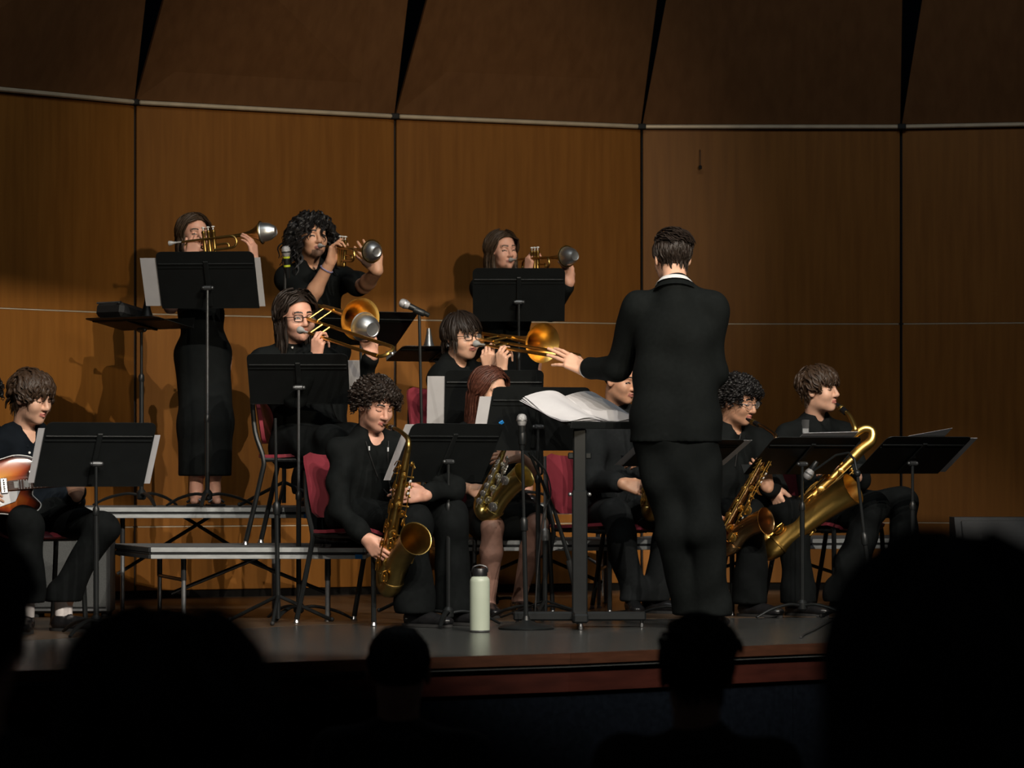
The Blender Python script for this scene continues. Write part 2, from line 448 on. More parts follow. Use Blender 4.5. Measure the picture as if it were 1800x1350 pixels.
# --- music chair: moulded burgundy seat and back, bent black tube frame with chrome glides (front is local -Y)
def make_chair():
    root = empty('music_chair', (0, 0, 0))
    def shell(prof, hw, th, nx=9, bow=0.02, rnd=0.05, tipz=None):
        """prof: list of (y, z) along the shell, swept in x with rounded corners"""
        K = len(prof); P = []; F = []
        for s in (0, 1):
            for i, (y, z) in enumerate(prof):
                a = prof[max(0, i - 1)]; b = prof[min(K - 1, i + 1)]
                t = nrm(V(b[0] - a[0], b[1] - a[1])); nn = V(-t[1], t[0])
                e = min(i, K - 1 - i)
                w = hw - (rnd * (1 - e / 2.0) ** 2 if e < 2 else 0)
                for k in range(nx):
                    u = -1 + 2 * k / (nx - 1)
                    off = bow * (u * u)
                    P.append(V(w * u, y + nn[0] * (off + th * s), z + nn[1] * (off + th * s)))
        n1 = K * nx
        for i in range(K - 1):
            for k in range(nx - 1):
                a = i * nx + k
                F.append((a, a + 1, a + nx + 1, a + nx)); F.append((n1 + a, n1 + a + nx, n1 + a + nx + 1, n1 + a + 1))
        ring = [k for k in range(nx)] + [i * nx + nx - 1 for i in range(1, K)] + [(K - 1) * nx + k for k in range(nx - 2, -1, -1)] + [i * nx for i in range(K - 2, 0, -1)]
        for j in range(len(ring)):
            a, b = ring[j], ring[(j + 1) % len(ring)]
            F.append((b, a, n1 + a, n1 + b))
        return P, F
    g = MB(); P, F = shell([(-0.225, 0.425), (-0.215, 0.440), (-0.17, 0.452), (-0.05, 0.446), (0.08, 0.438), (0.17, 0.436), (0.205, 0.440)], 0.215, -0.016, bow=0.012)
    g.add(P, F); g.build('seat', M_PLASTIC, root, smooth=50)
    g = MB(); P, F = shell([(0.195, 0.505), (0.197, 0.53), (0.205, 0.60), (0.222, 0.70), (0.238, 0.765), (0.250, 0.795), (0.255, 0.806)], 0.205, -0.018, bow=0.03)
    g.add(P, F); g.build('backrest', M_PLASTIC, root, smooth=50)
    for s in (-1, 1):
        g = MB(); g.tube(spline([V(s * .19, -0.19, 0.42), V(s * .20, -0.20, 0.40), V(s * .215, -0.215, 0.02)], 3), 0.0125, 8); lf = g.build('leg', M_BLACKMET, root)
        g = MB(); g.tube(spline([V(s * .175, 0.236, 0.73), V(s * .19, 0.218, 0.56), V(s * .20, 0.175, 0.43), V(s * .205, 0.185, 0.34), V(s * .215, 0.26, 0.02)], 4), 0.0125, 8); lb = g.build('leg', M_BLACKMET, root)
        for y, lg in ((-0.215, lf), (0.262, lb)):
            g = MB(); g.lathe([(0.014, 0.0), (0.016, 0.004), (0.012, 0.018), (0.008, 0.024)], (s * .215, y, 0), n=10); g.build('glide', M_CHROME, lg)
        g = MB(); g.tube([V(s * .195, -0.19, 0.418), V(s * .198, 0.175, 0.425)], 0.011, 8); g.build('side_rail', M_BLACKMET, root)
    g = MB(); g.tube([V(-.20, -0.12, 0.415), V(.20, -0.12, 0.415)], 0.010, 8); g.build('cross_rail', M_BLACKMET, root)
    g = MB(); g.tube([V(-.20, 0.12, 0.42), V(.20, 0.12, 0.42)], 0.010, 8); g.build('cross_rail', M_BLACKMET, root)
    return root
CHAIR = []
def chair(x, y, z, f, label):
    if not CHAIR:
        o = make_chair(); CHAIR.append(o)
    else:
        o = copy_tree(CHAIR[0])
    o.location = (float(x), float(y), float(z)); o.rotation_euler = (0, 0, facing_rz(f))
    return tag(o, label, 'chair', 'burgundy music chairs')

# --- music stand
def music_stand(cpx, Yd, f, tilt, label, floor=0.0, wd=0.51, hd=0.34, shaft_px=None, base_rot=0.3, thin_top=0.25, group='black music stands'):
    """cpx: photo pixel of the desk centre at depth Yd; f: horizontal direction the back of the desk faces; tilt: degrees from upright"""
    f = nrm(V(f[0], f[1], 0)); t = math.radians(tilt)
    c = W(cpx[0], cpx[1], Yd)
    up = V(0, 0, 1) * math.cos(t) + f * math.sin(t)
    back = f * math.cos(t) - V(0, 0, 1) * math.sin(t)          # normal of the back of the desk
    wx = np.cross(up, back)                                     # width axis
    R = np.column_stack([wx, up, back])
    hub = c + back * 0.03 - up * 0.03
    base = V(hub[0], hub[1], floor)
    root = empty('music_stand', base, 0, label, 'music stand', group)
    # desk: sheet with rounded top corners, a folded ridge near the top, a lower lip
    g = MB()
    o = []
    r = 0.03
    w, h = wd / 2, hd / 2
    o = [(-w, -h), (w, -h)]
    for k in range(5):
        a = math.radians(90 * k / 4); o.append((w - r + r * math.cos(a), h - r + r * math.sin(a)))
    for k in range(5):
        a = math.radians(90 + 90 * k / 4); o.append((-w + r + r * math.cos(a), h - r + r * math.sin(a)))
    g.prism(o, -0.0015, 0.0015, R, c)
    desk = g.build('desk', M_DESK, root, world=True)
    g = MB()
    g.box(c + up * (h * .58) + back * 0.004, (wd * .97, 0.008, 0.007), R, bevel=.002)
    g.box(c + up * (h * .44) + back * 0.003, (wd * .97, 0.004, 0.005), R)
    g.build('ridge', M_DESK, desk, world=True)
    g = MB(); g.box(c - up * h - back * 0.026, (wd, 0.004, 0.056), R); lip = g.build('lip', M_DESK, root, world=True)
    g = MB(); g.box(c + back * 0.006 - up * .02, (0.026, hd * .80, 0.010), R, bevel=.003); g.build('spine', M_DESK, root, world=True)
    g = MB(); g.tube([hub - wx * 0.018, hub + wx * 0.018], 0.013, 10); g.ball(hub + wx * 0.024, 0.011); g.ball(hub - wx * 0.022, 0.010)
    g.build('tilt_clamp', M_DKSTEEL, root, world=True)
    zt = hub[2] - 0.012; zm = floor + (zt - floor) * (1 - thin_top)
    g = MB(); g.tube([V(hub[0], hub[1], zm - .03), V(hub[0], hub[1], zt)], 0.0075, 10); g.build('inner_rod', M_DKSTEEL if thin_top > .3 else M_BLACKMET, root, world=True)
    g = MB(); g.tube([V(base[0], base[1], floor + 0.05), V(hub[0], hub[1], zm)], 0.0125, 10); g.lathe([(0.0145, -.03), (0.0155, -.025), (0.0155, 0.0), (0.009, 0.012)], (hub[0], hub[1], zm), n=10)
    g.build('shaft', M_BLACKMET, root, world=True)
    g = MB(); g.lathe([(0.016, 0.035), (0.026, 0.045), (0.026, 0.075), (0.015, 0.09)], base, n=12); g.build('hub', M_BLACKMET, root, world=True)
    for k in range(3):
        a = base_rot + k * 2 * math.pi / 3
        d = V(math.cos(a), math.sin(a), 0)
        g = MB(); g.tube(spline([base + d * .015 + V(0, 0, .062), base + d * .08 + V(0, 0, .068), base + d * .18 + V(0, 0, .046), base + d * .262 + V(0, 0, .008)], 4), [0.013] * 9 + [0.012, 0.011, 0.010, 0.009], 8, flat=.6, flatdir=V(0, 0, 1))
        g.build('leg', M_BLACKMET, root, world=True)
    return dict(root=root, c=c, up=up, back=back, wx=wx, R=R, w=w, h=h)

def sheets(st, x0, x1, y0, y1, label, n=1, skew=0.0, curl=0.0):
    """paper leaves lying against the front of a stand's desk, in desk coordinates"""
    c, up, back, wx = st['c'], st['up'], st['back'], st['wx']
    o = empty('sheet_music', c - up * st['h'], 0, label, 'sheet music', 'sheet music on the stands')
    for k in range(n):
        g = MB(); P = []; F = []
        NX = 6
        off = -0.005 - 0.0022 * k
        for sgn in (0, 1):
            for j in range(2):
                for i in range(NX + 1):
                    u = i / NX; x = x0 + (x1 - x0) * u + skew * (k - .5 * n) * .01; y = (y0, y1)[j] + skew * (u - .5) * .03
                    bow = curl * (abs(u - .5) * 2) ** 2
                    P.append(c + wx * x + up * y + back * (off - bow - 0.0007 * sgn))
        m = NX + 1
        for i in range(NX):
            F.append((i, i + 1, m + i + 1, m + i)); F.append((2 * m + i, 3 * m + i, 3 * m + i + 1, 2 * m + i + 1))
            F.append((i, 2 * m + i, 2 * m + i + 1, i + 1)); F.append((m + i, m + i + 1, 3 * m + i + 1, 3 * m + i))
        F.append((0, m, 3 * m, 2 * m)); F.append((NX, 2 * m + NX, 3 * m + NX, m + NX))
        g.add(P, F); g.build('page', M_PAPER, o, world=True, smooth=0)
    return o

# --- riser platform on folding legs (quad plan: front-left, front-right, back-right, back-left)
def riser(quad, z, label, tape_end=None):
    q = [V(*p) for p in quad]
    c = sum(q) / 4
    root = empty('riser_platform', (c[0], c[1], 0), 0, label, 'riser', 'folding stage risers')
    g = MB(); g.prism([tuple(p + (c - p) * 0.008) for p in q], z - 0.030, z); g.build('deck', M_DECK, root, world=True, smooth=0)
    def edge(a, b, m):
        d = nrm(b - a); n = V(d[1], -d[0]); L = np.linalg.norm(b - a)
        R = np.array([[d[0], -n[0], 0], [d[1], -n[1], 0], [0, 0, 1]]); mid = (a + b) / 2
        for zz, hh, dp, mm in ((z - 0.0115, 0.023, 0.004, m), (z - 0.029, 0.012, -0.002, M_DARKLEG), (z - 0.045, 0.020, 0.004, m)):
            g = MB(); p = mid + n * dp
            g.box((p[0], p[1], zz), (L - .002, 0.016, hh), R, bevel=.002); g.build('edge_rail', mm, root, world=True)
    edge(q[0], q[1], M_ALU); edge(q[1], q[2], M_ALU); edge(q[2], q[3], M_DARKLEG); edge(q[3], q[0], M_DARKLEG)  # left end rail dark: shade of facing away from the lamps put into colour
    # two U-shaped leg frames near the ends, each with a cross bar and a diagonal brace
    for u in (0.17, 0.83):
        fpt = q[0] + (q[1] - q[0]) * u; bpt = q[3] + (q[2] - q[3]) * u
        fp = fpt + (bpt - fpt) * .10; bp = fpt + (bpt - fpt) * .88
        for p in (fp, bp):
            g = MB(); g.tube([V(p[0], p[1], z * .55), V(p[0], p[1], z - .05)], 0.0135, 10); lg = g.build('leg', M_DARKLEG, root, world=True)
            g = MB(); g.tube([V(p[0], p[1], 0.012), V(p[0], p[1], z * .56)], 0.0115, 10); g.build('lower_tube', M_STEEL, lg, world=True)
            g = MB(); g.lathe([(0.015, 0.0), (0.016, .006), (0.012, .016)], (p[0], p[1], 0), n=10); g.build('glide', M_CHROME, lg, world=True)
        g = MB(); g.tube([V(*fp, z * .50 + .02), V(*bp, z * .50 + .02)], 0.009, 8); g.build('cross_bar', M_DARKLEG, root, world=True)
    m0 = (q[0] + q[3]) / 2; m1 = (q[1] + q[2]) / 2
    l0 = m0 + (m1 - m0) * .17; l1 = m0 + (m1 - m0) * .83; mc = (m0 + m1) / 2
    for a, b in ((l0, mc + (m1 - m0) * .06), (l1, mc - (m1 - m0) * .06)):
        g = MB(); g.tube([V(*a, z * .34), V(*b, z - .05)], 0.0095, 8); g.build('brace', M_DARKLEG, root, world=True)
    if tape_end is not None:
        a = q[1]; n = nrm(V((q[1] - q[0])[1], -(q[1] - q[0])[0])); d = nrm(q[1] - q[0])
        R = np.array([[d[0], -n[0], 0], [d[1], -n[1], 0], [0, 0, 1]])
        p = a - d * .022 + n * .0125
        g = MB(); g.box((p[0], p[1], z - .044), (.035, .0015, .022), R); g.build('blue_tape', M_BLUE, root, world=True)
    return root

# --- microphones and their stands
def microphone(tip, d, label, ring=None, length=0.165, r=0.024):
    """tip: grille end; d: direction from grille to tail"""
    d = nrm(d); tip = np.asarray(tip)
    root = empty('microphone', tip + d * length, 0, label, 'microphone', 'vocal microphones')
    g = MB(); g.lathe([(0.001, 0), (r * .62, .003), (r * .9, .012), (r, .024), (r * .98, .030)], tip, d, 16); g.lathe([(r * .98, .034), (r * .86, .046), (r * .68, .056)], tip, d, 16); g.build('grille', M_GRILLE, root, world=True)
    g = MB(); g.lathe([(r * 1.06, .029), (r * 1.06, .035)], tip, d, 16); g.build('band', M_STEEL if ring is None else M_BLACKMET, root, world=True)
    g = MB(); g.lathe([(r * .7, .055), (r * .66, .075), (r * .5, length), (r * .4, length + .004)], tip, d, 14); g.build('handle', M_BLACKMET, root, world=True)
    if ring is not None:
        for h in (.056, .10):
            g = MB(); g.lathe([(r * .74, h), (r * .76, h + .003), (r * .74, h + .010)], tip, d, 14); g.build('colour_ring', ring, root, world=True)
    return root

def mic_stand(foot, top, label, base='round', clip_dir=None, tall=None, boom=None):
    foot = np.asarray(foot); top = np.asarray(top)
    root = empty('microphone_stand', foot, 0, label, 'microphone stand', 'microphone stands')
    mid = foot + (top - foot) * .58
    g = MB(); g.tube([foot + V(0, 0, .02), mid], 0.0115, 10); g.build('lower_tube', M_BLACKMET, root, world=True)
    g = MB(); g.tube([mid, top], 0.008, 10); g.build('upper_tube', M_BLACKMET, root, world=True)
    g = MB(); g.lathe([(0.016, -.05), (0.018, -.04), (0.018, .0), (0.010, .012)], mid, nrm(top - foot), 12); g.build('clutch', M_BLACKMET, root, world=True)
    if base == 'round':
        g = MB(); g.lathe([(0.128, 0.0), (0.130, .006), (0.120, .014), (0.05, .026), (0.02, .040), (0.014, .06)], foot, n=28); g.build('round_base', M_BLACKMET, root, world=True)
    else:
        for k in range(3):
            a = 0.5 + k * 2 * math.pi / 3; d = V(math.cos(a), math.sin(a), 0)
            g = MB(); g.tube([foot + V(0, 0, .13), foot + d * .13 + V(0, 0, .075), foot + d * .28 + V(0, 0, .010)], 0.009, 8); g.build('leg', M_BLACKMET, root, world=True)
            g = MB(); g.ball(foot + d * .285 + V(0, 0, .011), 0.011); g.build('rubber_foot', M_RUBBER, root, world=True)
    if boom is not None:
        g = MB(); g.tube([np.asarray(p) for p in boom], 0.0065, 8); g.build('boom', M_BLACKMET, root, world=True)
        g = MB(); g.ball(top, 0.018); g.build('boom_joint', M_BLACKMET, root, world=True)
    if clip_dir is not None:
        cd = nrm(clip_dir)
        g = MB(); g.lathe([(0.016, -.03), (0.018, -.02), (0.018, .025), (0.015, .03)], top + V(0, 0, .012), cd, 12); g.build('clip', M_BLACKMET, root, world=True)
    return root
# ------------------------------------------------------------------ instruments
def frame(a, u_hint=(0, 0, 1)):
    """columns: lateral (to the player's right), along a, up"""
    a = nrm(a); u = nrm(np.asarray(u_hint, float) - a * np.dot(u_hint, a)); r = np.cross(a, u)
    return np.column_stack([r, a, u])

def flare(r0, r1, L, n=14, pw=6.0):
    """bell profile: radius along length"""
    out = []
    for i in range(n + 1):
        t = i / n
        t2 = 1 - (1 - t) ** 2.0
        out.append((r0 + (r1 - r0) * (0.12 * t2 + 0.88 * (t2 ** pw)), L * t2))
    return out

def trumpet(mouth, axis, label, up=(0, 0, 1), m=None):
    m = m or M_BRASS
    R = frame(axis, up); o = np.asarray(mouth, float)
    T = lambda *p: o + R @ V(*p)
    root = empty('trumpet', o, 0, label, 'trumpet', 'trumpets')
    def bows(pts, r, name, mm=m, n=8):
        g = MB(); g.tube([T(*p) for p in pts], r, n); return g.build(name, mm, root, world=True)
    def ubend(x, y, z0, z1, sgn, k=6):
        c = (z0 + z1) / 2; rr = abs(z0 - z1) / 2
        return [(x, y + sgn * rr * math.sin(math.pi * i / k), c + (z0 - c) * math.cos(math.pi * i / k)) for i in range(k + 1)]
    g = MB(); g.lathe([(0.0135, 0), (0.0138, .004), (0.0115, .016), (0.006, .030), (0.0045, .045), (0.0052, .085)], o, R[:, 1], 14); g.build('mouthpiece', M_MOUTH, root, world=True)
    bows([(0.0, .07, 0), (0.0, .33, 0)] + ubend(0.0, .34, 0, -.062, 1) + [(0.0, .30, -.062), (0.0, .25, -.062)], 0.0062, 'leadpipe')
    bows([(-.026, .30, 0), (-.026, .12, 0)] + ubend(-.026, .11, 0, -.062, -1) + [(-.026, .17, -.062), (-.02, .19, -.062)], 0.0064, 'bell_tail')
    g = MB(); pr = flare(0.0062, 0.061, .205, 16, 5.0)
    inner = [(r - .0012, h) for r, h in reversed(pr)]
    g.lathe(pr + [(0.0622, .2055), (0.0612, .2068)] + inner, T(-.026, .295, 0), R[:, 1], 26, cap=(False, False)); bell = g.build('bell', m, root, world=True)
    for i in range(3):
        y = .19 + .027 * i
        g = MB(); g.lathe([(0.006, -.098), (0.0115, -.092), (0.0115, -.078), (0.0105, -.074), (0.0105, .028), (0.0118, .030), (0.0118, .040), (0.006, .045)], T(-.013, y, 0), R[:, 2], 14)
        v = g.build('valve_casing', m, root, world=True)
        g = MB(); g.tube([T(-.013, y, .044), T(-.013, y, .058)], 0.0028, 6); g.lathe([(0.009, .058), (0.0095, .061), (0.007, .064)], T(-.013, y, 0), R[:, 2], 10); g.build('finger_button', M_PEARL, v, world=True)
    bows([(-.013, .25, -.035), (-.013, .30, -.035)] + ubend(-.013, .31, -.035, -.06, 1) + [(-.013, .25, -.06)], 0.0055, 'third_slide')
    bows([(-.030, .19, -.03), (-.055, .17, -.03), (-.055, .15, -.03), (-.03, .17, -.045)], 0.005, 'first_slide')
    bows([(0.0, .275, 0), (-.026, .275, 0)], 0.004, 'brace', M_SILVER); bows([(0.0, .12, 0), (-.026, .12, 0)], 0.004, 'brace', M_SILVER)
    return dict(root=root, T=T, R=R, bell=T(-.026, .50, 0), valves=T(-.013, .215, .03))

def bell_mute(pos, axis, label, r=0.05, L=0.075, name='plunger_mute'):
    """silver domed mute held over a bell; axis points out of the bell"""
    a = nrm(axis); root = empty(name, pos, 0, label, 'mute', 'silver mutes held to the bells')
    g = MB(); g.lathe([(r * .55, -.035), (r * .98, -.006), (r * 1.04, 0), (r * 1.02, .006), (r * .98, L * .3), (r * .86, L * .62), (r * .62, L * .88), (r * .56, L * .93), (r * .50, L), (r * .46, L * .97), (r * .2, L * .95), (0.001, L * .95)], pos, a, 26)
    g.build('dome', M_SILVER, root, world=True)
    g = MB(); g.lathe([(r * 1.05, -.004), (r * 1.09, 0), (r * 1.05, .005)], pos, a, 26, cap=(False, False)); g.build('rim', M_SILVER, root, world=True)
    return root

def standing_mute(pos, label, h=0.13, m=None, cup=True):
    root = empty('cup_mute' if cup else 'straight_mute', pos, 0, label, 'mute')
    m = m or M_BLACKMET
    if cup:
        g = MB(); g.lathe([(0.045, 0), (0.052, .004), (0.052, .016), (0.036, .026)], pos, n=20); g.build('cup', M_STEEL, root, world=True)
        g = MB(); g.lathe([(0.034, .024), (0.022, .06), (0.013, .105), (0.010, h)], pos, n=18); g.build('cone', m, root, world=True)
    else:
        g = MB(); g.lathe([(0.046, 0), (0.048, .005), (0.044, .03), (0.012, h)], pos, n=18); g.build('cone', m, root, world=True)
        g = MB(); g.lathe([(0.0475, .004), (0.050, .007), (0.0475, .012)], pos, n=18, cap=(False, False)); g.build('ring', M_PAPER, root, world=True)
    return root

def trombone(mouth, axis, label, bell_lift=40, bell_fwd=0.30, slide_len=0.78, up=(0, 0, 1), m=None, bell_r=0.104, bell_off=0.19, bell_turn=0.0):
    m = m or M_BRASS
    R = frame(axis, up); o = np.asarray(mouth, float)
    left = -R[:, 0]; a = R[:, 1]; u = R[:, 2]
    bl = math.radians(bell_lift); lp = left * math.cos(bl) + u * math.sin(bl)      # from slide towards bell
    root = empty('trombone', o, 0, label, 'trombone', 'trombones')
    g = MB(); g.lathe([(0.019, 0), (0.0195, .005), (0.016, .02), (0.008, .036), (0.006, .05), (0.007, .09)], o, a, 16); g.build('mouthpiece', M_MOUTH, root, world=True)
    T1 = lambda y: o + a * y
    T2 = lambda y: o + a * y + lp * .085
    g = MB(); g.tube([T1(.08), T1(.32)], 0.0070, 10); g.build('inner_slide', m, root, world=True)
    g = MB(); g.tube([T2(.05), T2(.32)], 0.0070, 10); g.build('inner_slide', m, root, world=True)
    k = 8; rr = .0425
    bow = [o + a * (slide_len + rr * math.sin(math.pi * i / k)) + lp * (rr - rr * math.cos(math.pi * i / k)) for i in range(k + 1)]
    g = MB(); g.tube([T1(.16)] + [T1(slide_len - .02)] + bow + [T2(slide_len - .02), T2(.16)], 0.0088, 10); g.build('outer_slide', m, root, world=True)
    g = MB(); g.tube([T1(slide_len - .05), T1(slide_len)], 0.0105, 10); g.build('slide_sleeve', m, root, world=True)
    g = MB(); e = o + a * (slide_len + rr) + lp * .0425; g.tube([e, e + a * .02], .007, 8); g.ball(e + a * .026, .010); g.build('slide_bumper', M_SILVER, root, world=True)
    for y in (.10, .175):
        g = MB(); g.tube([T1(y), T2(y)], 0.0055, 8); g.build('slide_brace', m, root, world=True)
    bo = o + lp * bell_off
    k = 10; rb = (bell_off - .085) / 2
    tb = [o + lp * (.085 + rb - rb * math.cos(math.pi * i / k)) + a * (-.26 - rb * math.sin(math.pi * i / k)) for i in range(k + 1)]
    g = MB(); g.tube([T2(.05), T2(-.24)] + tb + [bo + a * -.2, bo + a * (bell_fwd - .26)], 0.0095, 10); g.build('bell_tube', m, root, world=True)
    pr = flare(0.0105, bell_r, .40, 22, 5.5)
    g = MB(); inner = [(r - .0015, h) for r, h in reversed(pr)]
    ba = nrm(a + left * bell_turn)
    g.lathe(pr + [(bell_r + .002, .4005), (bell_r + .001, .4025)] + inner, bo + a * bell_fwd - ba * .40, ba, 36, cap=(False, False)); g.build('bell', m, root, world=True)
    g = MB(); g.tube([T2(-.05), bo + a * -.05], 0.005, 8); g.build('bell_brace', m, root, world=True)
    g = MB(); g.tube([T2(.03), bo + a * .03], 0.005, 8); g.build('bell_brace', m, root, world=True)
    return dict(root=root, T1=T1, T2=T2, a=a, u=u, left=left, lp=lp, bell=bo + a * bell_fwd, end=T1(slide_len))

def saxophone(top, bottom, fwd, label, m, keym=None, scale=1.0, mouth=None, neck_pts=None, bell_len=0.36, kind='saxophone', bell_r=0.075, bell_tilt=0.25, loop=None, twist=0.0):
    """top/bottom: ends of the straight body tube; fwd: direction the bell side faces; mouth: mouthpiece tip"""
    keym = keym or m
    top = np.asarray(top, float); bottom = np.asarray(bottom, float)
    d = nrm(bottom - top); L = np.linalg.norm(bottom - top)
    fx = nrm(np.asarray(fwd, float) - d * np.dot(fwd, d)); sy = np.cross(d, fx)
    root = empty('saxophone', bottom, 0, label, 'saxophone', 'saxophones')
    T = lambda x, y, z: top + fx * x * scale + sy * y * scale + d * z      # z measured along body in metres
    r0 = 0.014 * scale; r1 = 0.034 * scale
    g = MB(); g.tube([T(0, 0, L * i / 8) for i in range(9)], [r0 + (r1 - r0) * i / 8 for i in range(9)], 18); g.build('body_tube', m, root, world=True, smooth=60)
    sep = .092; k = 10; rb = sep / 2
    bow = [T(rb - rb * math.cos(math.pi * i / k), 0, L + rb * scale * 1.15 * math.sin(math.pi * i / k)) for i in range(k + 1)]
    g = MB(); g.tube(bow, [r1 + (.043 * scale - r1) * i / k for i in range(k + 1)], 18); g.build('bow', m, root, world=True, smooth=60)
    for q in (0, k):
        g = MB(); c = bow[q]; g.lathe([((r1 if q == 0 else .043 * scale) + .001, -.006), ((r1 if q == 0 else .043 * scale) + .004, -.004), ((r1 if q == 0 else .043 * scale) + .004, .004), ((r1 if q == 0 else .043 * scale) + .001, .006)], c, d, 20, cap=(False, False)); g.build('bow_ring', m, root, world=True)
    # bell: swept tube with flare, outside then inside
    bl = bell_len * scale
    cen = []; rad = []
    n = 16
    for i in range(n + 1):
        t = i / n
        tt = 1 - (1 - t) ** 1.8
        cen.append(T(sep + bell_tilt * .30 * tt ** 2.2, 0, L - bl * tt))
        rad.append(scale * (.043 + .013 * tt + (bell_r - .056) * tt ** 9))
    cen2 = cen + [cen[-1]] + cen[::-1]; rad2 = rad + [rad[-1] + .0025 * scale] + [r - .0018 for r in rad[::-1]]
    g = MB()
    # ring by ring with frames from the outer path
    P = []; F = []; N = 28
    Tn = []
    for i in range(n + 1):
        a = cen[max(0, i - 1)]; b = cen[min(n, i + 1)]; Tn.append(nrm(b - a))
    def ring(c, t, r):
        uu = nrm(sy - t * np.dot(sy, t)); ww = np.cross(t, uu)
        return [c + (uu * math.cos(2 * math.pi * q / N) + ww * math.sin(2 * math.pi * q / N)) * r for q in range(N)]
    rings = [ring(cen[i], Tn[i], rad[i]) for i in range(n + 1)]
    rings.append(ring(cen[-1] + Tn[-1] * .002, Tn[-1], rad[-1] + .002 * scale))
    rings += [ring(cen[i] + Tn[i] * .001, Tn[i], rad[i] - .002 * scale) for i in range(n, -1, -1)]
    for rg in rings: P += rg
    for i in range(len(rings) - 1):
        for q in range(N):
            q2 = (q + 1) % N
            F.append((i * N + q, i * N + q2, (i + 1) * N + q2, (i + 1) * N + q))
    g.add(P, F); g.build('bell', m, root, world=True, smooth=60)
    # neck and mouthpiece
    if mouth is not None:
        mp = np.asarray(mouth, float)
        np_ = [T(0, 0, 0), T(0, 0, -.03 * scale)] if loop is None else []
        if loop is not None:
            lp_ = spline([np.asarray(p, float) for p in loop], 7)
            g = MB(); g.tube(lp_, [r0 * 1.6 + (r0 * .80 - r0 * 1.6) * (i / (len(lp_) - 1)) for i in range(len(lp_))], 16); g.build('top_loop', m, root, world=True, smooth=60)
            np_ = [np.asarray(loop[-1], float)]
        pts = spline(np_ + [np.asarray(p, float) for p in (neck_pts or [])] + [mp + (np.asarray((neck_pts or [T(0, 0, -.05)])[-1]) - mp) * .55], 6)
        g = MB(); g.tube(pts, [r0 * .95 + (0.0075 * scale - r0 * .95) * i / (len(pts) - 1) for i in range(len(pts))], 14); g.build('neck', m, root, world=True, smooth=60)
        e = pts[-1]; da = nrm(pts[-1] - pts[-3]); ml = np.linalg.norm(mp - e)
        md = nrm(mp - e)
        g = MB(); g.lathe([(.0085 * scale, -.02), (.0125 * scale, -.018), (.0125 * scale, ml * .35), (.011 * scale, ml * .6), (.006 * scale, ml * .98)], e, md, 14); g.build('mouthpiece', M_EBON, root, world=True)
        g = MB(); g.lathe([(.0135 * scale, ml * .2), (.0142 * scale, ml * .22), (.0138 * scale, ml * .45)], e, md, 14); g.build('ligature', keym, root, world=True)
    # key rods, posts, cups, guards
    for (x, y) in ((.030, -.022), (.012, .036), (.036, .004)):
        g = MB(); g.tube([T(x + .004, y, L * .06), T(x + .016, y * 1.35, L * .96)], .0028 * scale, 6); g.build('key_rod', keym, root, world=True)
    cupm = {}
    def cup(p, nrmv, r, name='key_cup'):
        key = (round(r, 4))
        if key not in cupm:
            c = MB(); c.lathe([(r * .96, 0), (r, .002), (r, .006), (r * .8, .008), (r * .3, .0085), (r * .3, .011), (0.001, .011)], (0, 0, 0), (0, 0, 1), 16)
            cupm[key] = c.mesh('key_cup_mesh', keym)
        ob = link_mesh(name, cupm[key], root)
        q = Vector(nrmv).to_track_quat('Z', 'Y')
        ob.rotation_euler = q.to_euler(); ob.location = Vector(p) - root.location
        return ob
    nk = 12
    for i in range(nk):
        z = L * (.08 + .88 * i / (nk - 1)); rr = r0 + (r1 - r0) * z / L
        ang = math.radians((-46, 20, -14)[i % 3])
        nv = nrm(fx * math.cos(ang) + sy * math.sin(ang))
        kr = scale * (.012 + .011 * i / (nk - 1))
        p = top + d * z + nv * (rr + .010 * scale)
        cup(p, nv, kr)
        g = MB(); q = top + d * (z + .01) + fx * (rr + .022 * scale) + sy * (-.028 * scale)
        g.tube([q, p + nv * .012], .0030 * scale, 5); g.ball(q, .0048 * scale, 8, 5); g.build('key_arm', keym, root, world=True)
        nv2 = nrm(fx * .25 + sy * (-1 if i % 2 else 1))
        if i % 2 == 0:
            cup(top + d * (z + .02) + nv2 * (rr + .010 * scale), nv2, scale * (.011 + .007 * i / nk))
            g = MB(); q = top + d * (z + .02) + nv2 * (rr + .020 * scale)
            g.tube([q - d * .03 * scale, q + nv2 * .006, q + d * .035 * scale], .0028 * scale, 5); g.build('side_rod', keym, root, world=True)
    for i, (zz, s) in enumerate(((.18, 1), (.34, -1), (.06, 1))):
        c = T(sep + .03 * bell_tilt, s * .05, L - .20 * scale * (1 - i * .4)); nv = nrm(sy * s + fx * .2)
        cup(c, nv, .024 * scale)
        g = MB()
        for q in (-1, 1):
            g.tube([c + nv * .0 + d * q * .026 * scale, c + nv * .016 + d * q * .024 * scale, c + nv * .02], .0022, 6)
        g.build('key_guard', keym, root, world=True)
    for i in range(3):
        p = T(.034, -.012, L * (.20 + .05 * i)); nv = nrm(fx - sy * .3)
        g = MB(); g.lathe([(.007, 0), (.0075, .003), (.004, .005)], p + nv * .012, nv, 10); g.build('pearl_touch', M_PEARL, root, world=True)
        p = T(.040, -.014, L * (.62 + .055 * i))
        g = MB(); g.lathe([(.007, 0), (.0075, .003), (.004, .005)], p + nv * .012, nv, 10); g.build('pearl_touch', M_PEARL, root, world=True)
    for i in range(3):
        g = MB(); g.tube([T(.012, .03, L * (.06 + .05 * i)), T(.02, .052, L * (.05 + .05 * i)), T(.012, .056, L * (.09 + .05 * i))], .0035 * scale, 6, flat=.5); g.build('side_key', keym, root, world=True)
    return dict(root=root, T=T, d=d, fx=fx, sy=sy, L=L)
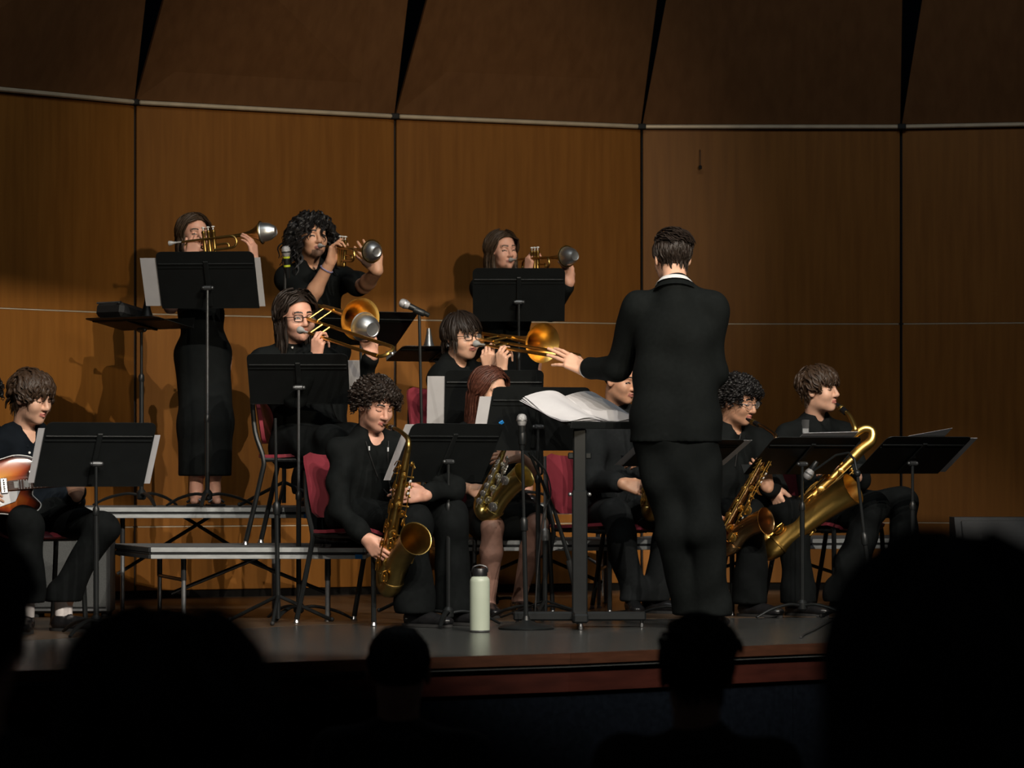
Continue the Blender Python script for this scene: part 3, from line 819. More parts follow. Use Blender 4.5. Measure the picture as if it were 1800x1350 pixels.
# ------------------------------------------------------------------ people: blended volumes meshed with surface nets
class Vol:
    def __init__(self, h):
        self.h = h; self.prims = []
    def cone(self, a, b, ra, rb, k=0.02, sub=False):
        self.prims.append(('c', np.asarray(a, float), np.asarray(b, float), ra, rb, k, sub)); return self
    def ell(self, c, r, R=None, k=0.02, sub=False):
        self.prims.append(('e', np.asarray(c, float), np.asarray(r, float), np.eye(3) if R is None else np.asarray(R), None, k, sub)); return self
    def bbox(self, p):
        if p[0] == 'c':
            r = max(p[3], p[4]); lo = np.minimum(p[1], p[2]) - r; hi = np.maximum(p[1], p[2]) + r
        else:
            e = np.sqrt(((p[3] * p[2][None, :]) ** 2).sum(1)); lo = p[1] - e; hi = p[1] + e
        return lo, hi
    def mesh(self, noise=None, cut=None, only=None):
        h = self.h
        add = [p for p in self.prims if not p[6]]
        bb = [self.bbox(p) for p in add]
        lo = np.min([b[0] for b in bb], 0) - 3 * h; hi = np.max([b[1] for b in bb], 0) + 3 * h
        n = np.ceil((hi - lo) / h).astype(int) + 1
        D = np.full(n, 1.0, np.float32)
        for p in self.prims:
            k = p[5]
            l, u = self.bbox(p)
            i0 = np.maximum(np.floor((l - k - 2.5 * h - lo) / h).astype(int), 0)
            i1 = np.minimum(np.ceil((u + k + 2.5 * h - lo) / h).astype(int) + 1, n)
            if np.any(i1 <= i0): continue
            ax = [(lo[j] + h * np.arange(i0[j], i1[j])).astype(np.float32) for j in range(3)]
            X, Y, Z = ax[0][:, None, None], ax[1][None, :, None], ax[2][None, None, :]
            if p[0] == 'c':
                a, b = p[1], p[2]; ab = b - a; L2 = float(ab @ ab) + 1e-12
                dx, dy, dz = X - a[0], Y - a[1], Z - a[2]
                t = np.clip((dx * ab[0] + dy * ab[1] + dz * ab[2]) / L2, 0, 1)
                d = np.sqrt((dx - t * ab[0]) ** 2 + (dy - t * ab[1]) ** 2 + (dz - t * ab[2]) ** 2) - (p[3] + (p[4] - p[3]) * t)
            else:
                c, r, R = p[1], p[2], p[3]
                dx, dy, dz = X - c[0], Y - c[1], Z - c[2]
                q = [dx * R[0, j] + dy * R[1, j] + dz * R[2, j] for j in range(3)]
                k0 = np.sqrt(sum((q[j] / r[j]) ** 2 for j in range(3)))
                k1 = np.sqrt(sum((q[j] / (r[j] ** 2)) ** 2 for j in range(3))) + 1e-9
                d = k0 * (k0 - 1) / k1
            sl = tuple(slice(i0[j], i1[j]) for j in range(3))
            E = D[sl]
            if p[6]:
                hh = np.clip(0.5 - 0.5 * (E + d) / k, 0, 1); D[sl] = E * (1 - hh) - d * hh + k * hh * (1 - hh)
            else:
                hh = np.clip(0.5 + 0.5 * (E - d) / k, 0, 1); D[sl] = E * (1 - hh) + d * hh - k * hh * (1 - hh)
        if noise is not None:
            near = np.abs(D) < 0.06
            ii = np.nonzero(near)
            if len(ii[0]):
                P = np.stack([lo[j] + h * ii[j] for j in range(3)], 1)
                D[ii] += noise(P).astype(np.float32)
        if cut is not None:
            pt, nv = cut
            G = [lo[j] + h * np.arange(n[j]) for j in range(3)]
            pl = ((G[0][:, None, None] - pt[0]) * nv[0] + (G[1][None, :, None] - pt[1]) * nv[1] + (G[2][None, None, :] - pt[2]) * nv[2]).astype(np.float32)
            D = np.maximum(D, pl)
        return surface_nets(D, lo, h)

def surface_nets(D, lo, h):
    S = D < 0
    n = np.array(D.shape)
    cnt = np.zeros(n - 1, np.int8)
    offs = [(a, b, c) for a in (0, 1) for b in (0, 1) for c in (0, 1)]
    for a, b, c in offs:
        cnt += S[a:n[0] - 1 + a, b:n[1] - 1 + b, c:n[2] - 1 + c]
    act = np.nonzero((cnt > 0) & (cnt < 8))
    m = len(act[0])
    idx = np.full(n - 1, -1, np.int32); idx[act] = np.arange(m)
    val = {o: D[act[0] + o[0], act[1] + o[1], act[2] + o[2]] for o in offs}
    acc = np.zeros((m, 3)); num = np.zeros(m)
    for o in offs:
        for ax in range(3):
            if o[ax] == 1: continue
            o2 = list(o); o2[ax] = 1; o2 = tuple(o2)
            va, vb = val[o], val[o2]
            x = (va < 0) != (vb < 0)
            t = np.where(x, va / np.where(np.abs(va - vb) < 1e-9, 1e-9, va - vb), 0)
            p = np.zeros((m, 3)); p += np.array(o); p[:, ax] = t
            acc += np.where(x[:, None], p, 0); num += x
    pos = np.stack(act, 1) + acc / np.maximum(num, 1)[:, None]
    verts = lo + pos * h
    faces = []
    for ax in range(3):
        b, c = (ax + 1) % 3, (ax + 2) % 3
        sa = [slice(None)] * 3; sb = [slice(None)] * 3
        sa[ax] = slice(0, n[ax] - 1); sb[ax] = slice(1, n[ax])
        for q in (b, c):
            sa[q] = slice(1, n[q] - 1); sb[q] = slice(1, n[q] - 1)
        A = S[tuple(sa)]; B = S[tuple(sb)]
        e = np.nonzero(A != B)
        if not len(e[0]): continue
        inside = A[e]
        g = [e[0].copy(), e[1].copy(), e[2].copy()]
        g[b] += 1; g[c] += 1
        def cell(db, dc):
            q = [g[0], g[1], g[2]]; q = list(q); q[b] = g[b] + db; q[c] = g[c] + dc
            return idx[tuple(q)]
        q0, q1, q2, q3 = cell(-1, -1), cell(0, -1), cell(0, 0), cell(-1, 0)
        f = np.stack([q0, q1, q2, q3], 1)
        f[~inside] = f[~inside][:, ::-1]
        faces.append(f)
    return verts, np.concatenate(faces)

def join(parts):
    vs = []; fs = []; b = 0; tags = []
    for i, (v, f) in enumerate(parts):
        vs.append(v); fs.append(f + b); b += len(v); tags += [i] * len(f)
    return np.concatenate(vs), np.concatenate(fs), np.array(tags)

def np_mesh(name, v, f, mats, mi=None, parent=None, smooth=True):
    me = bpy.data.meshes.new(name)
    if parent is not None: v = v - np.array(parent.location)
    nf = len(f)
    me.vertices.add(len(v)); me.vertices.foreach_set('co', np.ascontiguousarray(v, np.float32).ravel())
    me.loops.add(nf * 4); me.loops.foreach_set('vertex_index', np.ascontiguousarray(f, np.int32).ravel())
    me.polygons.add(nf); me.polygons.foreach_set('loop_start', np.arange(nf, dtype=np.int32) * 4)
    try: me.polygons.foreach_set('loop_total', np.full(nf, 4, np.int32))
    except Exception: pass
    for m in (mats if isinstance(mats, (list, tuple)) else [mats]): me.materials.append(m)
    if mi is not None: me.polygons.foreach_set('material_index', np.ascontiguousarray(mi, np.int32))
    me.polygons.foreach_set('use_smooth', np.full(nf, smooth))
    me.update(calc_edges=True); me.validate()
    return link_mesh(name, me, parent)

def folds(seed, amp=0.004, f=14.0):
    rg = np.random.RandomState(seed)
    ks = rg.normal(size=(7, 3)); ks = ks / np.linalg.norm(ks, axis=1)[:, None] * f * rg.uniform(.6, 2.2, (7, 1)); ph = rg.uniform(0, 6.28, 7)
    def fn(P):
        s = np.zeros(len(P))
        for k, p in zip(ks, ph): s += np.sin(P @ k * 2.2 + p + 1.3 * np.sin(P[:, 2] * 9 + p))
        return amp * s / 2.6
    return fn

def hand_vol(w, d, n, side, curl=(20, 25, 20), spread=0.0, thumb=0.4, sc=1.0, per=None, h=0.0032, thumb_in=0.3, fore=None):
    """five-fingered hand. w wrist, d finger direction, n palm normal, side 'R'/'L'"""
    d = nrm(d); n = nrm(np.asarray(n, float) - d * np.dot(n, d))
    l = np.cross(d, n) if side == 'R' else np.cross(n, d)          # towards the thumb
    w = np.asarray(w, float)
    v = Vol(h)
    kn = [(.088, .030), (.093, .010), (.088, -.010), (.078, -.028)]
    seg = [(.042, .026, .021), (.046, .030, .022), (.042, .027, .021), (.033, .020, .019)]
    fo = d if fore is None else nrm(fore)
    v.cone(w - fo * .045, w, .027 * sc, .025 * sc, .012); v.cone(w, w + d * .012, .025 * sc, .023 * sc, .014)
    for (a, b), s3, i in zip(kn, seg, range(4)):
        K = w + (d * a + l * b) * sc
        v.cone(w + (d * .012 + l * b * .55) * sc, K, .0165 * sc, .0125 * sc, .012)
        c3 = per[i] if per is not None else curl
        dd = nrm(d + l * spread * (1.2 - .8 * i))
        th = 0; p = K; r = .0092 * sc if i < 3 else .008 * sc
        for j in range(3):
            th += math.radians(c3[j])
            q = p + (dd * math.cos(th) + n * math.sin(th)) * s3[j] * sc
            v.cone(p, q, r, r * .9, .003); p = q; r *= .9
    b0 = w + (d * .022 + l * .022 + n * .006) * sc
    t1 = nrm(d * .75 + l * (.9 * thumb + .15) + n * thumb_in)
    t2 = nrm(d * .95 + l * (.55 * thumb) + n * thumb_in * 1.5)
    p1 = b0 + t1 * .042 * sc; p2 = p1 + t2 * .032 * sc; p3 = p2 + nrm(t2 + d * .2) * .024 * sc
    v.cone(b0 - d * .008, p1, .0165 * sc, .0125 * sc, .012); v.cone(p1, p2, .0115 * sc, .0105 * sc, .005); v.cone(p2, p3, .0102 * sc, .0085 * sc, .003)
    return v.mesh()

def head_frame(look, up=(0, 0, 1)):
    f = nrm(look); u = nrm(np.asarray(up, float) - f * np.dot(up, f)); s = np.cross(f, u)
    return np.column_stack([s, f, u])

def head_vol(neck_local, female=False, h=0.0037, cheeks=0.0):
    v = Vol(h)
    j = .92 if female else 1.0
    v.ell((0, -.014, .036), (.0745, .094, .080), k=.02)
    v.ell((0, .022, -.026), (.0620 * (.97 if female else 1), .064, .086), k=.03)
    v.ell((0, .030, -.074), (.0490 * j, .046, .038), k=.03)
    v.ell((0, .060, -.101), (.0200 * j, .020, .017), k=.025)
    for s in (-1, 1):
        v.ell((s * .036, .054, -.030 - .01 * cheeks), (.027 + .010 * cheeks, .030 + .008 * cheeks, .030), k=.02)
        v.cone((s * .010, .083, .022), (s * .042, .072, .024), .0115, .010, .012)
        v.ell((s * .0325, .094, .003), (.0165, .013, .0125), k=.010, sub=True)
        v.ell((s * .0325, .0685, .002), (.0150, .0150, .0135), k=.004)
        v.ell((s * .0770, -.006, -.004), (.0085, .0200, .0320), R=np.array([[math.cos(.35 * s), -math.sin(.35 * s), 0], [math.sin(.35 * s), math.cos(.35 * s), 0], [0, 0, 1]]), k=.006)
        v.ell((s * .0850, .000, -.002), (.0060, .0100, .0180), k=.006, sub=True)
        v.ell((s * .0120, .0915, -.037), (.0085, .0100, .0075), k=.008)
        v.cone((s * .0190, .0800, -.0635), (0, .0885, -.0605), .0048, .0062, .005)
        v.cone((s * .0170, .0795, -.0690), (0, .0875, -.0715), .0050, .0068, .005)
    v.cone((0, .083, .012), (0, .1045, -.030), .0085, .0115, .010)
    v.ell((0, .1015, -.0345), (.0115, .0110, .0095), k=.008)
    v.cone((-.022, .0925, -.0665), (.022, .0925, -.0665), .0030, .0030, .004, sub=True)
    nl = np.asarray(neck_local, float)
    r = .047 if female else .054
    v.cone((0, -.030, -.060), nl, r, r * 1.04, .03)
    v.cone(nl, nl + nrm(nl) * .05, r * 1.04, r * 1.2, .02)
    return v.mesh()

SKULL_C = V(0, -.014, .036); SKULL_R = V(.080, .100, .088)

def hair_locks(g, rg, n, region, length, flow, r=.007, wave=.004, wfreq=5.0, off=(.0, .012), steps=9, curl=False, stiff=.55, lift=0.0, part=None, sides=5, keep=None):
    """locks rooted on the skull. region: fn(az, el) -> bool, az 0 = face, el up; flow: fn(root point) -> direction"""
    made = 0; tries = 0
    while made < n and tries < n * 30:
        tries += 1
        z = rg.uniform(-.75, 1.0); az = rg.uniform(-math.pi, math.pi)
        c = math.sqrt(max(0, 1 - z * z)); u = V(c * math.sin(az), c * math.cos(az), z)
        if not region(az, math.asin(z)): continue
        o = rg.uniform(*off)
        E = SKULL_R + o
        p = SKULL_C + u * E
        L = length * rg.uniform(.75, 1.15); st = L / steps
        d = nrm(flow(u)) ; nv = nrm(u / E)
        d = nrm(d - nv * np.dot(d, nv) * (1 - lift) + nv * lift * .8)
        pts = [p.copy()]
        ph = rg.uniform(0, 6.28)
        for k in range(steps):
            fl = nrm(flow(nrm((p - SKULL_C) / SKULL_R)) + V(0, 0, -.35 * k / steps)) if (curl or p[2] > -.01) else nrm(V(0, -.06, -1))
            d = nrm(d * stiff + fl * (1 - stiff) + rg.normal(size=3) * .06)
            p = p + d * st
            q = (p - SKULL_C) / E; qn = np.linalg.norm(q)
            if qn < 1: p = SKULL_C + q / qn * E
            elif not curl and p[2] > -.03: p = SKULL_C + q / qn * E * (1 + (qn - 1) * .45)
            elif not curl and p[2] <= -.03:
                rr_ = math.hypot(p[0] / .098, (p[1] + .02) / .118)
                if rr_ > 1: p = V(p[0] * (1 + (1 / rr_ - 1) * .5), (p[1] + .02) * (1 + (1 / rr_ - 1) * .5) - .02, p[2])
            if keep is not None: p = keep(p)
            pts.append(p.copy())
        out = []
        for k, q in enumerate(pts):
            t = nrm(pts[min(k + 1, len(pts) - 1)] - pts[max(k - 1, 0)])
            s1 = nrm(np.cross(t, nrm(q - SKULL_C) + V(1e-4, 0, 0))); s2 = np.cross(t, s1)
            w = wave * min(1, k / 2.0)
            if curl: out.append(q + (s1 * math.cos(ph + k * wfreq) + s2 * math.sin(ph + k * wfreq)) * w)
            else: out.append(q + s1 * math.sin(ph + k * wfreq * .35) * w)
        K = len(out)
        rr = [r * (.55 + .45 * math.sin(math.pi * min(1, (i + .6) / K * 1.25) * .8)) * (1 - .72 * (i / (K - 1)) ** 2.5) for i in range(K)]
        g.tube(out, rr, sides, flat=.55 if not curl else .9)
        made += 1

def hair_cap(g, line, grow=.004, n=28, m=18):
    """skull cap clipped along the hair line; line(az) -> lowest local z"""
    P = []; F = []; E = SKULL_R + grow
    for i in range(m + 1):
        for k in range(n):
            az = -math.pi + 2 * math.pi * k / n
            zl = max(-.98, min(.98, (line(az) - SKULL_C[2]) / E[2]))
            z = zl + (1 - zl) * (i / m)
            c = math.sqrt(max(0, 1 - z * z))
            P.append(SKULL_C + V(c * math.sin(az), c * math.cos(az), z) * E)
    for i in range(m):
        for k in range(n):
            k2 = (k + 1) % n
            F.append((i * n + k, i * n + k2, (i + 1) * n + k2, (i + 1) * n + k))
    g.add(P, F)

def smooth_line(front, side, back):
    def f(az):
        a = abs(az)
        if a < 1.25: t = (a / 1.25) ** 2.2; return front + (side - front) * t
        t = min(1, (a - 1.25) / 1.2); return side + (back - side) * t
    return f

def make_hair(style, seed, R, c, parent, m, sc=1.0):
    rg = np.random.RandomState(seed); g = MB()
    side = lambda u: V(u[0], 0, 0)
    if style == 'curly':
        hair_cap(g, smooth_line(.075, -.004, -.065), .014)
        reg = lambda az, el: el > (.5 if abs(az) < .8 else (-.12 if abs(az) < 1.7 else -.62))
        hair_locks(g, rg, 380, reg, .052, lambda u: V(u[0] * .35, u[1] * .3, -.2 - .5 * (u[2] < .2)), r=.0064, wave=.0085, wfreq=1.4, off=(.008, .024), steps=10, curl=True, lift=.45, stiff=.7, sides=4)
        hair_locks(g, rg, 46, lambda az, el: .42 < el < .75 and abs(az) < 1.0, .046, lambda u: V(u[0] * .3, .35, -.8), r=.006, wave=.007, wfreq=1.3, off=(.010, .018), steps=9, curl=True, lift=.15, sides=4)
    elif style == 'bigcurly':
        hair_cap(g, smooth_line(.078, .0, -.07), .016)
        reg = lambda az, el: el > (.45 if abs(az) < .8 else -.6)
        hair_locks(g, rg, 230, reg, .12, lambda u: V(u[0] * .55, u[1] * .25 - .1, -.9), r=.0085, wave=.010, wfreq=1.1, off=(.008, .030), steps=12, curl=True, lift=.45, stiff=.7, sides=4)
        hair_locks(g, rg, 120, lambda az, el: abs(az) > .95 and el < .7, .20, lambda u: V(u[0] * .45, u[1] * .2 - .05, -1), r=.010, wave=.011, wfreq=1.0, off=(.012, .034), steps=14, curl=True, lift=.25, sides=4)
        hair_locks(g, rg, 16, lambda az, el: .5 < el < .8 and abs(az) < .6, .05, lambda u: V(u[0] * .5, .4, -.7), r=.005, wave=.005, wfreq=1.2, off=(.010, .018), steps=8, curl=True, lift=.1, sides=4)
    elif style == 'wavyfringe':        # thick wavy mop swept to a fringe over the brow
        hair_cap(g, smooth_line(.082, .012, -.055), .010)
        hair_locks(g, rg, 170, lambda az, el: el > (.4 if abs(az) < 1.0 else -.25), .115, lambda u: V(u[0] * .5, .62 if u[1] > -.25 else -.5, -.45), r=.0125, wave=.007, wfreq=1.9, off=(.006, .020), steps=11, lift=.10, stiff=.6)
        hair_locks(g, rg, 60, lambda az, el: abs(az) > 1.7 and el < .6, .075, lambda u: V(-u[0] * .1, -.1, -1), r=.008, wave=.005, wfreq=3, off=(.004, .014), steps=8)
        hair_locks(g, rg, 55, lambda az, el: .5 < el < 1.0 and abs(az) < 1.1, .088, lambda u: V(u[0] * .5 + .15, .55, -.62), r=.0105, wave=.008, wfreq=2.2, off=(.012, .022), steps=10, lift=.12)
        hair_locks(g, rg, 30, lambda az, el: .75 < abs(az) < 1.5 and el > .2, .07, lambda u: V(u[0] * .3, .1, -1), r=.007, wave=.005, wfreq=4, off=(.004, .010), steps=8)
    elif style == 'bowl':              # straight thick hair falling over the ears and brow
        hair_cap(g, smooth_line(.070, -.012, -.065), .014)
        hair_locks(g, rg, 220, lambda az, el: el > -.1 and (abs(az) > .9 or el > .7), .125, lambda u: V(u[0] * .5 - .12, u[1] * .55, -.75), r=.011, wave=.002, wfreq=2, off=(.006, .020), steps=10, stiff=.5)
        hair_locks(g, rg, 55, lambda az, el: .35 < el < 1.0 and abs(az) < 1.0, .072, lambda u: V(u[0] * .5 - .3, .6, -.65), r=.009, wave=.002, wfreq=2, off=(.012, .020), steps=9, lift=.05)
    elif style == 'short':             # neat short back and sides, combed top
        hair_cap(g, smooth_line(.085, .010, -.098), .006)
        hair_locks(g, rg, 190, lambda az, el: el > -.2 and (abs(az) > 1.0 or el > .5), .06, lambda u: V(u[0] * .2, -.25, -1) if u[2] < .55 else V(.55, -.55, -.1), r=.0075, wave=.002, wfreq=3, off=(.002, .008), steps=8)
        hair_locks(g, rg, 110, lambda az, el: el > .45, .085, lambda u: V(.7 + u[0] * .5, -.5, -.15), r=.009, wave=.004, wfreq=3, off=(.006, .022), steps=9, lift=.08)
        hair_locks(g, rg, 60, lambda az, el: abs(az) > 1.75 and el < .1, .055, lambda u: V(0, -.1, -1), r=.006, wave=.001, off=(.001, .004), steps=5)
    elif style in ('long', 'longback', 'shoulder'):
        L = {'long': .36, 'longback': .30, 'shoulder': .215}[style]
        hair_cap(g, smooth_line(.085, .02, -.06), .007)
        def keep(p):
            if p[1] > .035 and abs(p[0]) < .072 and p[2] < .075: p = p.copy(); p[0] = math.copysign(.074, p[0] if abs(p[0]) > .002 else 1)
            return p
        flow = lambda u: V(u[0] * 1.1 + (.5 * math.copysign(1, u[0]) if u[2] > .6 else 0), -.45 if u[1] < .4 else -.15, -.9 if u[2] < .75 else -.25)
        hair_locks(g, rg, 150, lambda az, el: (el > .62 if abs(az) < 1.0 else (el > .15 or abs(az) > 1.3)), L, flow, r=.012, wave=.003 if style != 'shoulder' else .006, wfreq=2.2, off=(.004, .016) if style != 'shoulder' else (.006, .030), steps=14, stiff=.45, keep=keep)
        hair_locks(g, rg, 90, lambda az, el: abs(az) > 1.15 and el < .7, L * .95, lambda u: V(u[0] * .25, -.12, -1), r=.012, wave=.004, wfreq=2.2, off=(.004, .014), steps=12, stiff=.5, keep=keep)
        hair_locks(g, rg, 40, lambda az, el: .72 < el and .25 < abs(az) < 1.4, L * .8, lambda u: V(math.copysign(1, u[0]) * .9, -.05, -.55), r=.009, wave=.002, wfreq=2, off=(.006, .012), steps=12, stiff=.35, keep=keep)
    elif style == 'crop':              # very short crop
        hair_cap(g, smooth_line(.085, .014, -.062), .003)
        hair_locks(g, rg, 130, lambda az, el: el > -.2 and (abs(az) > 1.0 or el > .55), .025, lambda u: V(u[0] * .2, -.3, -.8), r=.006, wave=.001, off=(.001, .003), steps=4, sides=4)
    elif style == 'afro':
        hair_cap(g, smooth_line(.07, -.02, -.09), .035)
        hair_locks(g, rg, 260, lambda az, el: el > (.4 if abs(az) < .7 else -.7), .09, lambda u: V(u[0], u[1], -.2), r=.010, wave=.010, wfreq=1.3, off=(.02, .042), steps=9, curl=True, lift=.6, sides=4)
    g.v = [tuple(R @ (np.array(p) * sc) + c) for p in g.v]
    return g.build('hair', m, parent, world=True, smooth=80)

def make_glasses(R, c, parent, frame_m, round_=False, sc=1.0, th=.0022):
    root_g = MB(); T = lambda *p: R @ (V(*p) * sc) + c
    for s in (-1, 1):
        pts = []
        w, h = (.021, .0195) if round_ else (.0235, .0165)
        for k in range(21):
            a = 2 * math.pi * k / 20
            ex = 1.0 if round_ else .55
            x = w * math.copysign(abs(math.cos(a)) ** ex, math.cos(a)); z = h * math.copysign(abs(math.sin(a)) ** ex, math.sin(a))
            pts.append(T(s * .0345 + x, .101 - abs(s * .0345 + x) * .14, -.002 + z))
        root_g.tube(pts, th * (1.0 if not round_ else .6), 6)
        root_g.tube([T(s * .057, .093, .004), T(s * .078, .06, .003), T(s * .084, -.01, .0)], th * .9, 6)
    root_g.tube([T(-.012, .100, .002), T(0, .103, .004), T(.012, .100, .002)], th * .9, 6)
    o = root_g.build('glasses', frame_m, parent, world=True)
    for s in (-1, 1):
        g = MB(); g.tube([T(s * .0345, .0965, -.002), T(s * .0345, .0955, -.002)], .018 * sc, 14)
        g.build('lens', M_LENS, o, world=True)
    return o

def shoe(w_ankle, toe_dir, floor, parent, m=None, sc=1.0, bare=False):
    td = nrm(V(toe_dir[0], toe_dir[1], 0)); sd = V(td[1], -td[0], 0)
    a = V(w_ankle[0], w_ankle[1], floor)
    R = np.column_stack([sd, td, V(0, 0, 1)])
    v = Vol(.006)
    v.ell(a + td * -.025 + V(0, 0, .040), (.036 * sc, .045 * sc, .040), R, k=.02)
    v.ell(a + td * .06 + V(0, 0, .036), (.041 * sc, .085 * sc, .036), R, k=.03)
    v.ell(a + td * .145 + V(0, 0, .028), (.042 * sc, .062 * sc, .026), R, k=.02)
    v.cone(a + V(0, 0, .05), a + V(0, 0, .085), .036 * sc, .036 * sc, .02)
    vs, f = v.mesh()
    vs[:, 2] = np.maximum(vs[:, 2], floor + .004)
    o = np_mesh('shoe', vs, f, m or M_SHOE, parent=parent)
    g = MB(); out = []
    for k in range(20):
        t = 2 * math.pi * k / 20
        x = .043 * sc * math.cos(t); y = .06 + .142 * sc * math.sin(t)
        if math.sin(t) < 0: x *= (1 - .18 * -math.sin(t))
        out.append((x, y))
    g.prism(out, 0.0005, 0.014, R, a); g.build('sole', M_SOLE, o, world=True)
    return o

def person(label, J, skin_m, lip_m, hair_m, hair='short', hseed=1, female=False, shirt=None, trousers=None, floor=0.0, hands=None, glasses=None,
           sleeves='long', jacket=False, collar=True, vneck=0.0, shoes='shoe', skirt=None, dress=False, build=1.0, head_sc=1.0, cheeks=0.0, eyes='open',
           brow_m=None, socks=False, tag_group=None, body_h=.012, hems=None, beard=None, hem_r=0.066, hem_z=None, thigh=1.0, tights=None):
    P = {k: np.asarray(v, float) for k, v in J.items()}
    pel, neck = P['pelvis'], P['neck']
    root = empty('person', V(pel[0], pel[1], floor), 0, label, 'person', tag_group)
    up = nrm(neck - pel); side = P['shR'] - P['shL']; side = nrm(side - up * np.dot(side, up)); fwd = np.cross(up, side)
    RT = np.column_stack([side, fwd, up]); tl = np.linalg.norm(neck - pel)
    Rh = head_frame(P['look'], P.get('head_up', up * .35 + V(0, 0, .65)))
    hc = P['head']
    if 'hipR' not in P:
        hw = .088 * build
        P['hipR'] = pel + side * hw - up * .02; P['hipL'] = pel - side * hw - up * .02
    st = shirt or M_CLOTH; tr = trousers or M_CLOTH2
    parts = []
    # ---- head with neck
    nl = Rh.T @ (neck - hc) / head_sc
    hv, hf = head_vol(nl, female, cheeks=cheeks)
    hloc = hv.copy(); hv = hv @ Rh.T * head_sc + hc
    parts.append((hv, hf))
    # ---- body under the clothes, bare limbs where they show
    b = Vol(body_h)
    sh_bare = sleeves in ('short', 'none')
    b.ell(pel + up * tl * .70, (.135 * build, .088 * build, .17), RT, k=.05)
    b.ell(pel + up * tl * .30, (.115 * build, .082 * build, .15), RT, k=.05)
    b.ell(pel, (.13 * build, .09 * build, .09), RT, k=.05)
    b.cone(P['shR'] * .92 + neck * .08, P['shL'] * .92 + neck * .08, .045, .045, .04)
    b.cone(neck, neck - up * .08, .052, .07, .04)
    for s in 'RL':
        ra, re, rw = (.040, .036, .026) if female else (.046, .041, .029)
        if not sh_bare: ra, re = ra - .006, re - .008
        b.cone(P['sh' + s], P['el' + s], ra, re * .92, .03); b.cone(P['el' + s], P['el' + s] + (P['wr' + s] - P['el' + s]) * .3, re * .95, re, .02)
        b.cone(P['el' + s] + (P['wr' + s] - P['el' + s]) * .3, P['wr' + s], re, rw, .02)
        if 'kn' + s in P:
            bare = skirt is not None or dress
            k1, k2, k3, k4 = (.075, .056, .056, .034) if bare else (.068, .050, .044, .032)
            b.cone(P['hip' + s], P['kn' + s], k1 * build, k2, .03)
            b.cone(P['kn' + s], P['kn' + s] + (P['an' + s] - P['kn' + s]) * .32, k2 * .95, k3, .02)
            b.cone(P['kn' + s] + (P['an' + s] - P['kn' + s]) * .32, P['an' + s], k3, k4, .02)
            td = P.get('toe' + s, fwd)
            td = nrm(V(td[0], td[1], 0))
            b.cone(P['an' + s], V(P['an' + s][0], P['an' + s][1], floor + .045) - td * .01, k4, .030, .02)
            b.cone(V(P['an' + s][0], P['an' + s][1], floor + .045), V(P['an' + s][0], P['an' + s][1], floor + .026) + td * .13, .032, .020, .02)
    parts.append(b.mesh())
    # ---- hands
    for s in 'RL':
        hd = (hands or {}).get(s)
        if hd is None:
            wd = nrm(P['wr' + s] - P['el' + s]); hd = dict(d=wd, n=nrm(np.cross(wd, side) + fwd * .01))
        hd = dict(hd); d_, n_ = hd.pop('d'), hd.pop('n')
        parts.append(hand_vol(P['wr' + s], d_, n_, s, fore=P['wr' + s] - P['el' + s], sc=hd.pop('sc', .93 if female else 1.0), **hd))
    v, f, tg = join(parts)
    mi = np.zeros(len(f), int)
    cen = hloc[hf].mean(1)
    lips = (np.abs(cen[:, 0]) < .023) & (cen[:, 1] > .076) & (np.abs(cen[:, 2] + .0662) < .0105 - .12 * np.abs(cen[:, 0]))
    ax = np.abs(cen[:, 0])
    brow = (ax > .012) & (ax < .050) & (cen[:, 1] > .06) & (np.abs(cen[:, 2] - (.0245 + .004 * np.sin((ax - .012) * 80))) < .0042)
    lash = (np.abs(ax - .0325) < .0150) & (cen[:, 1] > .066) & (np.abs(cen[:, 2] + (.0005 if eyes == 'open' else .0060) - 26 * (ax - .0325) ** 2 * (-1 if eyes == 'open' else 1)) < (.0046 if eyes == 'open' else .0024))
    mh = np.zeros(len(hf), int); mh[lips] = 1; mh[brow] = 2; mh[lash] = 2
    if beard is not None:
        bd = (cen[:, 1] > .03) & (cen[:, 2] < -.080) & (cen[:, 2] > -.125) & ~lips & (ax < .035)
        mh[bd] = 3
    mi[:len(hf)] = mh
    if tights is not None:
        leg = (tg == 1) & (v[f].mean(1)[:, 2] < tights[1]); mi[leg] = 3
    mats = [skin_m, lip_m, brow_m or hair_m] + ([beard] if beard is not None else []) + ([tights[0]] if tights is not None else [])
    body_o = np_mesh('body', v, f, mats, mi, root)
    if eyes == 'open':
        for s in (-1, 1):
            g = MB(); g.ball((s * .0325, .0762, -.001), (.0105, .0078, .0052), 10, 6)
            g.mi = 1; g.ball((s * .0325 + .001, .0822, -.0005), (.0048, .0025, .0046), 8, 5)
            g.v = [tuple(Rh @ (np.array(p) * head_sc) + hc) for p in g.v]; g.build('eye', [M_EYE, M_IRIS], body_o, world=True)
    make_hair(hair, hseed, Rh, hc, root, hair_m, head_sc)
    if glasses is not None: make_glasses(Rh, hc, root, M_EBON if glasses != 'round' else M_STEEL, glasses == 'round', head_sc)
    # ---- upper garment
    sv = Vol(.0095)
    g_ = .012 if jacket else 0.0
    fm = .9 if female else 1.0
    sv.ell(pel + up * tl * .70 - fwd * .004, ((.158 * fm + g_) * build, (.112 + g_) * build, .19), RT, k=.06)
    sv.ell(pel + up * tl * .34, ((.142 * fm + g_ * 2.2) * build, (.108 + g_) * build, .17), RT, k=.06)
    sv.cone(P['shR'], P['shL'], .058, .058, .05)
    sv.cone(P['shR'] * .8 + neck * .2 - up * .005, neck - up * .01, .050, .056, .04); sv.cone(P['shL'] * .8 + neck * .2 - up * .005, neck - up * .01, .050, .056, .04)
    if not dress: sv.cone(neck - up * .05, neck + up * (.006 if collar != 'white' else -.022), .080, .064, .03)
